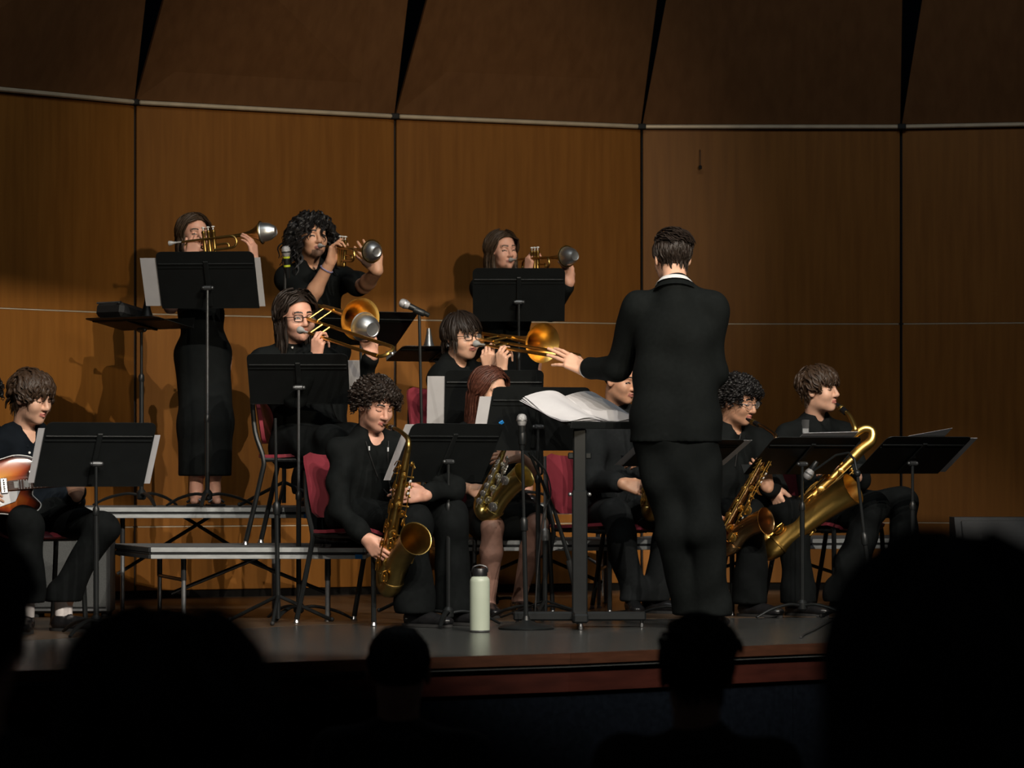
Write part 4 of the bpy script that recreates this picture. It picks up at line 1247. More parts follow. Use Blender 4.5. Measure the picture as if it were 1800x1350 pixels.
    if collar == 'white': sv.cone(neck - fwd * .022 - up * .07, neck - fwd * .022 - up * .020, .088, .076, .03)
    if female:
        for s in (-1, 1): sv.ell(pel + up * tl * .66 + fwd * .085 + side * s * .065, (.058, .05, .058), RT, k=.05)
    if jacket:
        sv.ell(pel + up * tl * .06, (.178 * build, .130 * build, .16), RT, k=.06)
        if hem_z is not None:
            for q in (-1, 1): sv.cone(pel + up * tl * .62 + side * q * .070, V(pel[0], pel[1], hem_z - .08) + side * q * .085, .112, .126, .05)
        if hem_z is not None: sv.cone(pel + up * .10 + side * .06, V(pel[0], pel[1], hem_z - .08) + side * .082, .125, .126, .05); sv.cone(pel + up * .10 - side * .06, V(pel[0], pel[1], hem_z - .08) - side * .082, .125, .126, .05)
    else:
        sv.ell(pel + up * .02, (.150 * fm * build, .114 * build, .10), RT, k=.06)
    for s in 'RL':
        S, E_, Wr = P['sh' + s], P['el' + s], P['wr' + s]
        a0, a1, a2 = (.062, .053, .044) if not female else (.050, .044, .036)
        a0 += g_ * .6; a1 += g_ * .6; a2 += g_ * .5
        if sleeves == 'long':
            sv.cone(S, E_, a0, a1, .045); ce = .90 if not jacket else .80
            sv.cone(E_, E_ + (Wr - E_) * (ce - .02), a1, a2, .03)
            sv.cone(E_ + (Wr - E_) * (ce - .08), E_ + (Wr - E_) * ce, a2 + .001, a2 + .003, .008)
        elif sleeves == 'roll':
            sv.cone(S, E_, a0, a1, .045); sv.cone(E_, E_ + (Wr - E_) * .35, a1, a1, .03)
        elif sleeves == 'short':
            sv.cone(S, S + (E_ - S) * .72, a0, a1 + .008, .045)
        else:
            sv.ell(S, (.05, .05, .05), k=.04)
    if vneck > 0:
        sv.cone(neck + fwd * .075 + up * .03, neck + fwd * (.125 + .1 * vneck) - up * vneck, .040, .004, .012, sub=True)
    vv, ff = sv.mesh(folds(hseed * 7 + 3, .0085 if not jacket else .0055, 11 if not jacket else 8), cut=None if hem_z is None else (V(pel[0], pel[1], hem_z), V(0, 0, -1)))
    top_o = np_mesh('jacket' if jacket else ('dress_top' if dress else 'shirt'), vv, ff, st, parent=root)
    # ---- collar
    if collar:
        cm = M_SHIRTW if collar == 'white' else st
        g = MB(); na = nrm(hc + Rh @ V(0, -.03, -.07) - neck); na = nrm(na * .7 + up * .3)
        ff_ = nrm(fwd - na * np.dot(fwd, na)); ss = np.cross(ff_, na)
        N = 26; rows = [(.062, -.012, 0), (.059, .018, 0), (.060, .032, .0), (.066, .028, .004), (.078, .002, .012)]
        Pp = []; Ff = []
        gap = math.radians(14 + 90 * vneck)
        for (r, hh, dr) in rows:
            for k in range(N + 1):
                a = gap + (2 * math.pi - 2 * gap) * k / N
                fr = max(0, math.cos(a))
                drop = (.030 + .15 * vneck) * fr ** 3 * (1.0 if hh > 0.03 or dr > .003 else .7) if not jacket or collar == 'white' else .05 * fr ** 3
                Pp.append(neck + (ff_ * math.cos(a) * 1.08 + ss * math.sin(a)) * (r + dr + .022 * fr ** 2) * (.92 if female else 1.0) + na * (hh - drop))
        for i in range(len(rows) - 1):
            for k in range(N):
                q = i * (N + 1) + k; Ff.append((q, q + 1, q + N + 2, q + N + 1))
        g.add(Pp, Ff); g.build('collar', cm, root, world=True, smooth=60)
        if collar == 'white':
            g = MB(); Pp = []; Ff = []
            for (r, hh) in ((.080, -.030), (.070, .004), (.072, .016), (.086, -.004), (.100, -.03)):
                for k in range(N + 1):
                    a = math.radians(30) + (2 * math.pi - math.radians(60)) * k / N
                    fr = max(0, math.cos(a))
                    Pp.append(neck + (ff_ * math.cos(a) * 1.05 + ss * math.sin(a)) * (r + .02 * fr ** 2) + na * (hh - .07 * fr ** 2))
            for i in range(4):
                for k in range(N):
                    q = i * (N + 1) + k; Ff.append((q, q + 1, q + N + 2, q + N + 1))
            g.add(Pp, Ff); g.build('lapel_collar', st, root, world=True, smooth=60)
            for s in 'RL':
                E_, Wr = P['el' + s], P['wr' + s]; d = nrm(Wr - E_)
                g = MB(); g.lathe([(.036, -.035), (.0375, -.02), (.0375, .006), (.0345, .006), (.034, -.02)], Wr - d * .012, d, 18, cap=(False, False)); g.build('shirt_cuff', M_SHIRTW, root, world=True)
    # ---- lower garment
    if dress or skirt is not None:
        kv = Vol(.011)
        if dress:
            kv.ell(pel, (.150 * build, .112 * build, .13), RT, k=.05); kv.ell(pel + up * tl * .3, (.115 * build, .095, .13), RT, k=.05)
            ac = (P['anR'] + P['anL']) / 2; kn = (P['knR'] + P['knL']) / 2
            for q in (-1, 0, 1):
                o_ = side * .048 * q
                kv.cone(pel + o_, kn + o_, .100 * build, .098 * build, .05); kv.cone(kn + o_, ac + o_ * 1.05, .098 * build, .092 * build, .05)
        else:
            kv.ell(pel, (.158 * build, .125 * build, .12), RT, k=.06)
            for s in 'RL':
                kv.cone(P['hip' + s], P['hip' + s] + (P['kn' + s] - P['hip' + s]) * skirt, .098, .092, .07)
            m0 = (P['hipR'] + P['hipL']) / 2; m1 = (P['knR'] + P['knL']) / 2
            kv.cone(m0, m0 + (m1 - m0) * skirt, .085, .08, .06)
        vv, ff = kv.mesh(folds(hseed * 5 + 1, .004, 7), cut=(V(0, 0, floor + .16), V(0, 0, -1)) if dress else None); np_mesh('skirt', vv, ff, tr, parent=root)
    else:
        tv = Vol(.0105)
        tv.ell(pel, (.150 * build, .118 * build, .105), RT, k=.05)
        for s in 'RL':
            H, K_, A_ = P['hip' + s], P['kn' + s], P['an' + s]
            tv.cone(H, K_, .094 * build * thigh, .074 * thigh, .05); tv.cone(K_, A_ + V(0, 0, .02), .072 * thigh, hem_r, .03)
            tv.cone(A_ + V(0, 0, .06), A_ + V(0, 0, (-.02 if not socks else .02) if hems is None else hems), hem_r, hem_r + .002, .02)
        if thigh > 1.05:
            kc = (P['knR'] + P['knL']) / 2; tv.cone(pel - up * .04, pel + (kc - pel) * .50, .120, .070, .06)
        vv, ff = tv.mesh(folds(hseed * 11 + 2, .0095, 9), cut=(V(0, 0, floor + (.062 if not socks else .135)), V(0, 0, -1))); np_mesh('trousers', vv, ff, tr, parent=root)
    # ---- feet
    if shoes:
        for s in 'RL':
            td = P.get('toe' + s, fwd)
            if shoes == 'shoe':
                shoe(P['an' + s], td, floor, root)
                if socks:
                    g = MB(); A_ = P['an' + s]; lo_ = V(A_[0], A_[1], floor + .07); g.tube([lo_, lo_ * .5 + (A_ + V(0, 0, .02)) * .5, A_ + V(0, 0, .055)], [.040, .041, .043], 14); g.build('sock', M_SOCK, root, world=True)
            else:
                td = nrm(V(td[0], td[1], 0)); A_ = P['an' + s]; sd = V(td[1], -td[0], 0)
                R_ = np.column_stack([sd, td, V(0, 0, 1)])
                g = MB(); g.box(V(A_[0], A_[1], floor + .007) + td * .05, (.075, .225, .012), R_, bevel=.004); g.tube([V(A_[0], A_[1], floor + .02) + td * .085 + sd * .042, V(A_[0], A_[1], floor + .052) + td * .08, V(A_[0], A_[1], floor + .02) + td * .085 - sd * .042], .007, 6)
                g.tube([A_ + V(0, 0, -.02) + sd * .0 + V(math.cos(q) * .042, math.sin(q) * .042, 0) for q in np.linspace(0, 2 * math.pi, 13)], .005, 6, cap=False)
                g.build('sandal', M_SHOE, root, world=True)
    # report limb lengths for a sanity check
    if DEBUG:
        n_ = np.linalg.norm
        print('LIMB', label[:28], *['%s up%.2f fo%.2f th%.2f sh%.2f' % (s, n_(P['sh' + s] - P['el' + s]), n_(P['el' + s] - P['wr' + s]), n_(P['hip' + s] - P['kn' + s]) if 'kn' + s in P else 0, n_(P['kn' + s] - P['an' + s]) if 'kn' + s in P else 0) for s in 'RL'], 'torso %.2f' % tl, 'neckhead %.2f' % n_(hc - neck), 'shw %.2f' % n_(P['shR'] - P['shL']))
    return dict(root=root, P=P, top=top_o, Rh=Rh, hc=hc, RT=RT, fwd=fwd, side=side, up=up)
DEBUG = False

def on_cloth(p, x, y, lift=0.003):
    """point on the front of a garment seen at photo pixel (x, y)"""
    me = p['top'].data; n = len(me.vertices); co = np.empty(n * 3, np.float32); me.vertices.foreach_get('co', co)
    co = co.reshape(-1, 3) + np.array(p['root'].location)
    sx = 900 + co[:, 0] / co[:, 1] * FPX; sy = 820 - (co[:, 2] - CAM_Z) / co[:, 1] * FPX
    d = (sx - x) ** 2 + (sy - y) ** 2
    near = np.argsort(d)[:60]
    k = near[np.argmin(co[near, 1] + .002 * np.sqrt(d[near]))]
    return W(x, y, float(co[k, 1]) - lift)
# ------------------------------------------------------------------ placing everything
def Z(x, Y, z):
    return np.array([(x - 900.0) / FPX * Y, Y, z])

LOW, HIGH = 0.36, 0.54
def Q(x, Y):
    return ((x - 900.0) / FPX * Y, Y)

# risers (lower and upper tier, left and right units)
riser([Q(265, 15.62), Q(639, 15.60), Q(655, 16.56), Q(196, 16.45)], LOW, 'low grey riser carrying the trombonist with long hair', tape_end=True)
riser([Q(150, 16.64), Q(548, 16.62), Q(566, 17.62), Q(120, 17.55)], HIGH, 'upper riser under the trumpeter in the long dress', tape_end=True)
riser([Q(770, 17.06), Q(1108, 17.14), Q(1130, 17.98), Q(750, 17.86)], LOW, 'low riser behind the alto saxophonist, carrying the second trombonist')
riser([Q(745, 17.92), Q(1112, 18.04), Q(1130, 18.98), Q(730, 18.88)], HIGH, 'upper riser under the right-hand trumpeter')
riser([Q(1112, 17.30), Q(1570, 17.55), Q(1590, 18.45), Q(1134, 18.2)], LOW, 'empty low riser behind the two saxophonists on the right')

SK_A = skin('fair', (0.62, 0.36, 0.25)); SK_B = skin('tan', (0.52, 0.28, 0.18)); SK_C = skin('rosy', (0.60, 0.32, 0.23)); SK_D = skin('warm', (0.56, 0.30, 0.19))
LP_A = lipm('rose', (0.42, 0.15, 0.12)); LP_B = lipm('brown', (0.34, 0.13, 0.10))
H_BR = hairm('brown', (0.036, 0.020, 0.011)); H_DK = hairm('dark', (0.018, 0.012, 0.009)); H_BK = hairm('black', (0.009, 0.008, 0.008))
H_RED = hairm('auburn', (0.070, 0.024, 0.015)); H_LB = hairm('light_brown', (0.042, 0.026, 0.015)); H_STUB = mat('stubble', (0.20, 0.11, 0.075), 0.6, noise=0.3, nscale=300)

# ---------------------------------------------------------------- conductor
cond = person('conductor in a black suit seen from behind, left arm raised over the score', dict(
    head=W(1181, 454, 14.95), look=(-.28, 1, -.08), neck=W(1186, 503, 14.88), pelvis=W(1188, 765, 14.90),
    shL=W(1122, 540, 14.92), shR=W(1252, 541, 14.86), elL=W(1087, 646, 15.10), wrL=W(1028, 650, 15.30),
    elR=W(1252, 655, 14.92), wrR=W(1228, 640, 15.17), knR=W(1240, 935, 14.86), knL=W(1184, 935, 14.92), anR=W(1250, 1080, 14.95), anL=W(1220, 1078, 15.0),
    toeR=(.35, .9, 0), toeL=(-.1, 1, 0)), SK_A, LP_A, H_DK, 'short', 3, shirt=M_SUIT, trousers=M_SUIT, jacket=True, collar='white', build=1.04, hem_r=.092, hem_z=.862, thigh=1.12,
    hands=dict(L=dict(d=(-.82, .2, .46), n=(-.1, .8, -.55), curl=(6, 8, 6), per=[(10, 12, 8), (4, 6, 4), (8, 6, 5), (26, 8, 6)], spread=.10, thumb=.5, sc=1.1),
               R=dict(d=(-.3, .9, .3), n=(-.3, 0, -.9))))
# ---------------------------------------------------------------- guitarist
pg = person('guitarist with wavy brown hair looking down, seated at far left', dict(
    head=W(57, 699, 14.92), look=(.80, -.55, -.22), neck=W(42, 764, 14.98), pelvis=Z(48, 15.02, .53),
    shR=W(-14, 792, 14.90), shL=W(92, 788, 15.10), elR=W(-70, 865, 14.70), wrR=W(-62, 862, 14.46), elL=W(128, 888, 15.02), wrL=W(134, 872, 14.78),
    knR=W(45, 918, 14.58), anR=W(45, 1062, 14.62), knL=W(180, 925, 14.70), anL=W(112, 1066, 14.78), toeR=(.05, -1, 0), toeL=(.85, -.5, 0)),
    SK_A, LP_A, H_BR, 'wavyfringe', 11, shirt=M_NAVY, trousers=M_CLOTH2, socks=True, vneck=.07, head_sc=.96, eyes='shut', hem_r=.075,
    hands=dict(L=dict(d=(-.15, -.35, .9), n=(-.1, .9, .35), curl=(45, 50, 30)), R=dict(d=(.8, -.2, -.2), n=(0, .9, -.3), curl=(20, 25, 20))))
chair(*Q(46, 15.02), 0, (.45, -.9), 'chair under the guitarist')
# ---------------------------------------------------------------- trumpets
t1 = person('trumpeter in a long black dress at upper left, trumpet across her face', dict(
    head=W(342, 413, 17.22), look=(.45, -.88, .02), neck=W(345, 459, 17.24), pelvis=W(357, 622, 17.25),
    shR=W(304, 484, 17.20), shL=W(388, 484, 17.20), elR=W(300, 540, 16.98), wrR=W(335, 455, 16.92), elL=W(424, 527, 16.98), wrL=W(447, 460, 16.80),
    knR=Z(345, 17.18, HIGH + .44), knL=Z(377, 17.18, HIGH + .44), anR=Z(345, 17.2, HIGH + .085), anL=Z(376, 17.2, HIGH + .085), toeR=(0, -1, 0), toeL=(.25, -1, 0)),
    SK_C, LP_A, H_LB, 'longback', 21, female=True, shirt=M_CLOTH, trousers=M_CLOTH, dress=True, sleeves='none', collar=False, shoes='sandal', floor=HIGH, head_sc=.90, hems=.02, build=.95,
    hands=dict(R=dict(d=(.25, -.05, .95), n=(.1, .95, 0), curl=(35, 45, 30), thumb=.5), L=dict(d=(-.1, 0, 1), n=(-.85, .4, 0), curl=(28, 22, 15), spread=.08)))
ins1 = trumpet(W(297, 428, 16.93), (.405, -.10, .042), 'trumpet of the woman in the long dress', m=M_BRASS_OLD)
bell_mute(ins1['bell'] + ins1['R'][:, 1] * .004, ins1['R'][:, 1], 'silver mute in the bell of the leftmost trumpet')

t2 = person('trumpeter with a big mop of black curls and bare forearms', dict(
    head=W(549, 416, 17.22), look=(.42, -.88, .03), neck=W(546, 470, 17.30), pelvis=Z(556, 17.34, HIGH + .82),
    shR=W(508, 492, 17.22), shL=W(604, 490, 17.34), elR=W(543, 530, 17.00), wrR=W(580, 462, 16.93), elL=W(640, 503, 17.08), wrL=W(664, 476, 16.86),
    knR=Z(540, 17.22, HIGH + .42), knL=Z(585, 17.25, HIGH + .42), anR=Z(535, 17.3, HIGH + .085), anL=Z(552, 17.0, HIGH + .085), toeR=(.2, -1, 0), toeL=(.3, -1, 0)),
    SK_D, LP_B, H_BK, 'bigcurly', 31, shirt=M_CLOTH, sleeves='short', floor=HIGH, head_sc=.95, vneck=.03, beard=H_STUB,
    hands=dict(R=dict(d=(.22, -.1, .95), n=(.85, -.35, .1), per=[(30, 60, 40), (35, 60, 40), (40, 55, 40), (35, 45, 30)], thumb=.4), L=dict(d=(-.62, -.1, .72), n=(.05, .95, .1), curl=(12, 16, 10), spread=.14, thumb=1.1)))
ins2 = trumpet(W(562, 432, 17.09), (.265, -.41, -.055), 'trumpet of the curly-haired man', m=M_BRASS_OLD)
bell_mute(ins2['bell'] + ins2['R'][:, 1] * .002, ins2['R'][:, 1], 'silver mute in the trumpet of the curly-haired man', L=.05)

t3 = person('trumpeter with long straight brown hair behind the right-hand high stand', dict(
    head=W(884, 441, 18.38), look=(.48, -.86, .0), neck=W(882, 486, 18.42), pelvis=Z(898, 18.45, HIGH + .84),
    shR=W(846, 508, 18.38), shL=W(922, 508, 18.42), elR=W(905, 560, 18.22), wrR=W(928, 482, 18.10), elL=W(965, 550, 18.18), wrL=W(1001, 498, 17.98),
    knR=Z(888, 18.38, HIGH + .44), knL=Z(925, 18.38, HIGH + .44), anR=Z(890, 18.4, HIGH + .085), anL=Z(925, 18.4, HIGH + .085)),
    SK_C, LP_A, H_LB, 'long', 41, female=True, shirt=M_CLOTH, trousers=M_CLOTH, dress=True, collar=False, floor=HIGH, head_sc=.91, build=1.1, sleeves='long',
    hands=dict(R=dict(d=(.12, -.15, .95), n=(.75, .5, .1), curl=(35, 50, 35), thumb=.5), L=dict(d=(-.1, 0, 1), n=(-.5, .8, 0), curl=(20, 20, 15), spread=.12)))
ins3 = trumpet(W(897, 457, 18.24), (.285, -.40, -.005), 'trumpet of the woman with straight brown hair', m=M_BRASS_OLD)
bell_mute(ins3['bell'] + ins3['R'][:, 1] * .002, ins3['R'][:, 1], 'silver mute in the bell of the rightmost trumpet')

# ---------------------------------------------------------------- trombones
b1 = person('trombonist with shoulder-length dark hair and black glasses', dict(
    head=W(522, 558, 16.12), look=(.46, -.86, -.06), neck=W(513, 613, 16.20), pelvis=Z(540, 16.20, LOW + .53),
    shR=W(462, 640, 16.15), shL=W(578, 640, 16.24), elR=W(520, 700, 15.92), wrR=W(556, 632, 15.78), elL=W(630, 690, 16.05), wrL=W(655, 626, 15.86),
    knR=W(580, 775, 15.85), knL=W(625, 775, 15.95), anR=W(566, 925, 15.80), anL=W(598, 925, 15.85), toeR=(.7, -.7, 0), toeL=(.7, -.7, 0)),
    SK_C, LP_A, H_DK, 'shoulder', 51, glasses='square', floor=LOW, head_sc=.98, cheeks=.7, build=1.12, eyes='open',
    hands=dict(R=dict(d=(.1, -.12, .95), n=(.6, .75, .1), per=[(30, 50, 40), (40, 55, 40), (60, 60, 40), (60, 60, 40)], thumb=.3), L=dict(d=(-.35, -.1, .9), n=(-.6, .75, .05), curl=(16, 18, 12), spread=.10, thumb=.9)))
chair(*Q(536, 16.24), LOW, (1, -.10), 'chair under the long-haired trombonist')
tb1 = trombone(W(527, 580, 15.97), (.41, -.62, -.15), 'trombone of the player with long dark hair', bell_lift=34, bell_fwd=.30, slide_len=.76, bell_turn=-.05)
bell_mute(tb1['bell'] + tb1['a'] * .01 - tb1['u'] * .035 + tb1['left'] * .02, tb1['a'], 'large silver mute in the bell of the long-haired player', r=.068, L=.085, name='trombone_mute')
b2 = person('trombonist with a dark bowl-shaped fringe and glasses', dict(
    head=W(813, 592, 17.20), look=(.62, -.76, -.02), neck=W(801, 641, 17.28), pelvis=Z(815, 17.34, LOW + .53),
    shR=W(772, 664, 17.20), shL=W(848, 660, 17.36), elR=W(836, 722, 16.98), wrR=W(882, 654, 16.84), elL=W(872, 712, 17.15), wrL=W(860, 652, 16.98),
    knR=Z(850, 17.02, LOW + .49), knL=Z(895, 17.10, LOW + .49), anR=Z(855, 17.18, LOW + .09), anL=Z(895, 17.24, LOW + .09)),
    SK_A, LP_A, H_DK, 'bowl', 61, glasses='square', floor=LOW, head_sc=.99, cheeks=.5, eyes='open', vneck=.03,
    hands=dict(R=dict(d=(.02, -.2, .95), n=(.65, .7, .1), per=[(35, 50, 40), (45, 55, 40), (60, 60, 40), (70, 60, 40)], thumb=.3), L=dict(d=(-.1, -.3, .9), n=(.2, .9, .1), curl=(45, 45, 30), thumb=.5)))
chair(*Q(812, 17.38), LOW, (.6, -.8), 'chair under the trombonist with the bowl-shaped fringe')
tb2 = trombone(W(836, 604, 17.06), (.46, -.60, -.095), 'trombone with an open golden bell beside the conductor\'s hand', bell_lift=12, bell_fwd=.33, slide_len=.76, bell_turn=-.08)

# ---------------------------------------------------------------- front row saxophones
s8 = person('tenor saxophonist with dense dark curls, seated on the chair nearest the bottle', dict(
    head=W(661, 712, 15.36), look=(.55, -.74, -.34), neck=W(652, 770, 15.44), pelvis=Z(638, 15.50, .53),
    shR=W(602, 792, 15.36), shL=W(718, 792, 15.48), elR=W(594, 892, 15.28), wrR=W(643, 946, 15.14), elL=W(797, 862, 15.32), wrL=W(750, 870, 15.13),
    knR=W(728, 912, 15.16), knL=W(795, 905, 15.30), anR=W(732, 1070, 15.20), anL=W(797, 1062, 15.36), toeR=(.85, -.55, 0), toeL=(.8, -.6, 0)),
    SK_C, LP_A, H_DK, 'curly', 71, head_sc=.96, eyes='shut', build=1.05, vneck=.03, hem_r=.088,
    hands=dict(R=dict(d=(.62, -.15, -.72), n=(.5, .75, .1), curl=(20, 28, 20), spread=.08), L=dict(d=(-1, -.1, -.02), n=(.1, .9, -.25), curl=(10, 24, 18), spread=.06, thumb=.7)))
chair(*Q(646, 15.52), 0, (.80, -.60), 'chair under the tenor saxophonist with dense curls, its back showing left of him')
sx8 = saxophone(W(716, 795, 14.92), W(676, 1004, 15.20), (.45, -.85, -.2), 'tenor saxophone with its round bell toward the audience, beside the bottle', M_BRASS_OLD, keym=M_BRASS, scale=1.10, mouth=W(674, 746, 15.21),
    neck_pts=[W(716, 770, 14.93), W(702, 757, 15.02)], bell_len=.28, bell_r=.070, bell_tilt=.40)
g8 = person('alto saxophonist with long auburn hair, skirt and bare knees', dict(
    head=W(862, 686, 16.40), look=(.62, -.72, -.22), neck=W(848, 742, 16.48), pelvis=Z(872, 16.56, .53),
    shR=W(806, 772, 16.42), shL=W(898, 768, 16.54), elR=W(772, 850, 16.40), wrR=W(830, 860, 16.20), elL=W(938, 828, 16.42), wrL=W(912, 802, 16.20),
    knR=W(866, 926, 16.10), knL=W(944, 922, 16.16), anR=W(858, 1065, 16.20), anL=W(912, 1055, 16.42), toeR=(.2, -1, 0), toeL=(.2, -1, 0)),
    SK_A, LP_A, H_RED, 'long', 81, female=True, shirt=M_CLOTH, trousers=M_CLOTH, skirt=.80, sleeves='short', collar=False, head_sc=.93, tights=(mat('sheer_tights', (0.27, 0.15, 0.115), 0.55, noise=0.12, nscale=30), .60),
    hands=dict(R=dict(d=(.80, -.2, -.5), n=(.3, .85, .1), curl=(14, 22, 18), spread=.10), L=dict(d=(-.95, -.05, -.1), n=(0, .9, -.25), curl=(20, 30, 20))))
chair(*Q(876, 16.60), 0, (.35, -.93), 'chair hidden behind the alto saxophonist with auburn hair')
sx7 = saxophone(W(884, 796, 15.98), W(846, 880, 16.10), (.80, -.55, .1), 'alto saxophone on the lap of the woman with auburn hair', M_BRASS_GREEN, keym=M_SILVER, scale=.98, mouth=W(874, 742, 16.26),
    neck_pts=[W(902, 762, 16.14), W(892, 748, 16.20)], bell_len=.26, bell_r=.066, bell_tilt=.22)
m9 = person('saxophonist in a charcoal suit, mostly hidden behind the conductor', dict(
    head=W(1092, 668, 16.72), look=(.70, -.65, -.18), neck=W(1080, 722, 16.80), pelvis=Z(1082, 16.86, .53),
    shR=W(1042, 748, 16.72), shL=W(1142, 745, 16.86), elR=W(1046, 846, 16.62), wrR=W(1094, 850, 16.42), elL=W(1165, 820, 16.75), wrL=W(1150, 800, 16.50),
    knR=W(1082, 905, 16.44), knL=W(1180, 905, 16.52), anR=W(1112, 1050, 16.52), anL=W(1150, 1058, 16.58), toeR=(.1, -1, 0), toeL=(.9, -.4, 0)),
    SK_D, LP_B, H_BK, 'crop', 91, shirt=M_GREYSUIT, trousers=M_GREYSUIT, jacket=True, collar=True, head_sc=.97, hem_r=.07,
    hands=dict(R=dict(d=(.92, -.1, -.25), n=(.1, .85, -.45), curl=(22, 30, 20), spread=.05), L=dict(d=(-.8, 0, -.2), n=(0, .9, -.3))))
chair(*Q(1062, 16.78), 0, (.75, -.66), 'chair with its back showing left of the saxophonist in the charcoal suit')
sx9 = saxophone(W(1150, 775, 16.40), W(1138, 890, 16.34), (.5, -.85, 0), 'saxophone half hidden behind the conductor\'s leg', M_BRASS_OLD, scale=.9, mouth=W(1112, 706, 16.60), neck_pts=[W(1150, 745, 16.42), W(1135, 722, 16.48)], bell_len=.28)
s10 = person('saxophonist with black curls and thin round glasses, right of the conductor', dict(
    head=W(1299, 704, 16.40), look=(.74, -.60, -.26), neck=W(1284, 757, 16.48), pelvis=Z(1284, 16.58, .53),
    shR=W(1244, 786, 16.38), shL=W(1336, 780, 16.56), elR=W(1228, 868, 16.32), wrR=W(1252, 908, 16.14), elL=W(1366, 866, 16.42), wrL=W(1350, 858, 16.20),
    knR=W(1318, 905, 16.16), knL=W(1392, 900, 16.26), anR=W(1318, 1058, 16.22), anL=W(1402, 1060, 16.30), toeR=(.75, -.65, 0), toeL=(.7, -.7, 0)),
    SK_B, LP_A, H_BK, 'curly', 101, glasses='round', head_sc=.97, eyes='shut', shirt=M_CLOTH, hem_r=.085, vneck=.04,
    hands=dict(R=dict(d=(.5, -.1, -.8), n=(.6, .7, .1), curl=(25, 30, 20)), L=dict(d=(-.5, -.25, .8), n=(-.1, .9, .2), curl=(25, 35, 25))))
chair(*Q(1280, 16.62), 0, (.7, -.7), 'chair under the saxophonist with round glasses')
sx10 = saxophone(W(1348, 795, 16.0), W(1268, 938, 16.14), (.72, -.65, -.25), 'tenor saxophone slanting down beside the conductor\'s right leg', M_BRASS_COP, keym=M_BRASS, scale=1.0, mouth=W(1312, 736, 16.26),
    neck_pts=[W(1364, 768, 16.0), W(1345, 752, 16.1)], bell_len=.20, bell_r=.068, bell_tilt=.34)
s11 = person('baritone saxophonist with wavy brown hair, open collar, at the right', dict(
    head=W(1441, 685, 16.72), look=(.82, -.56, .03), neck=W(1432, 741, 16.80), pelvis=Z(1458, 16.88, .53),
    shR=W(1382, 766, 16.70), shL=W(1486, 766, 16.90), elR=W(1345, 842, 16.54), wrR=W(1356, 856, 16.28), elL=W(1515, 846, 16.72), wrL=W(1475, 815, 16.50),
    knR=W(1532, 890, 16.52), knL=W(1588, 885, 16.68), anR=W(1478, 1052, 16.55), anL=W(1585, 1055, 16.72), toeR=(.7, -.7, 0), toeL=(.8, -.6, 0)),
    SK_A, LP_A, H_BR, 'wavyfringe', 112, head_sc=.96, eyes='shut', vneck=.085, hem_r=.08,
    hands=dict(R=dict(d=(.38, -.3, -.85), n=(.7, .6, .1), curl=(14, 20, 14), spread=.10), L=dict(d=(-.9, 0, -.2), n=(.1, .9, -.2), curl=(25, 35, 25))))
chair(*Q(1455, 16.92), 0, (.72, -.7), 'chair under the baritone saxophonist, pink seat edge showing')
sx11 = saxophone(W(1500, 806, 16.36), W(1354, 944, 16.36), (.28, -.90, -.26), 'large golden baritone saxophone slanting across the rightmost player', M_BRASS, scale=1.30, mouth=W(1471, 710, 16.56),
    neck_pts=[W(1503, 752, 16.40), W(1494, 732, 16.46)], bell_len=.35, bell_r=.064, bell_tilt=.30,
    loop=[W(1498, 806, 16.40), W(1514, 790, 16.40), W(1532, 775, 16.40), W(1533, 758, 16.41), W(1518, 754, 16.41), W(1498, 768, 16.41), W(1490, 776, 16.41), W(1494, 768, 16.40), W(1503, 758, 16.40)])

# straps, bracelet, buttons
def cord(parent, pts, m, r, name, flat=1.0):
    g = MB(); g.tube(spline(pts, 4), r, 6, flat=flat); return g.build(name, m, parent, world=True)
q = [on_cloth(s8, x, y) for x, y in ((643, 776), (652, 805), (664, 838), (676, 862))]
cord(sx8['root'], q + [W(690, 874, 15.02)], M_RUBBER, .003, 'neck_strap')
q = [on_cloth(s8, x, y) for x, y in ((683, 775), (682, 805), (683, 840))]
cord(sx8['root'], q + [W(690, 874, 15.02)], M_RUBBER, .003, 'neck_strap')
for x, y in ((649, 788), (682, 790)):
    p = on_cloth(s8, x, y, .006); g = MB(); g.tube([p + V(0, 0, .010), p - V(0, 0, .010)], .0042, 8); g.build('strap_slider', M_WHITE, sx8['root'], world=True)
q = [on_cloth(s11, x, y) for x, y in ((1416, 738), (1415, 760), (1417, 790), (1430, 815))]
cord(sx11['root'], q, M_RUBBER, .020, 'harness_band', flat=.18)
p = on_cloth(s11, 1416, 757, .010); g = MB(); g.box(p, (.036, .008, .026), bevel=.003); g.build('harness_buckle', M_STEEL, sx11['root'], world=True)
q = [on_cloth(s10, x, y) for x, y in ((1302, 762), (1297, 790), (1292, 820))]
cord(sx10['root'], q, M_RUBBER, .004, 'neck_strap')
e_, w_ = t2['P']['elR'], t2['P']['wrR']; ax_ = nrm(w_ - e_); u_ = nrm(np.cross(ax_, V(0, 1, .2))); v_ = np.cross(ax_, u_); c_ = e_ + (w_ - e_) * .84
g = MB(); g.tube([c_ + (u_ * math.cos(a) + v_ * math.sin(a)) * .0335 for a in np.linspace(0, 2 * math.pi, 19)], .0042, 6, cap=False)
g.build('bracelet', mat('bracelet_blue', (.20, .19, .32), .5, noise=.3, nscale=200), t2['root'], world=True)
for who, pts in ((t2, ((566, 514), (573, 541))), (b1, ((514, 611),)), (pg, ((52, 796), (54, 820)))):
    for x, y in pts:
        p = on_cloth(who, x, y, .002); g = MB(); g.lathe([(.0055, 0), (.0060, .002), (.004, .004)], p, (0, -1, .1), 10); g.build('button', M_PEARL, who['top'], world=True)

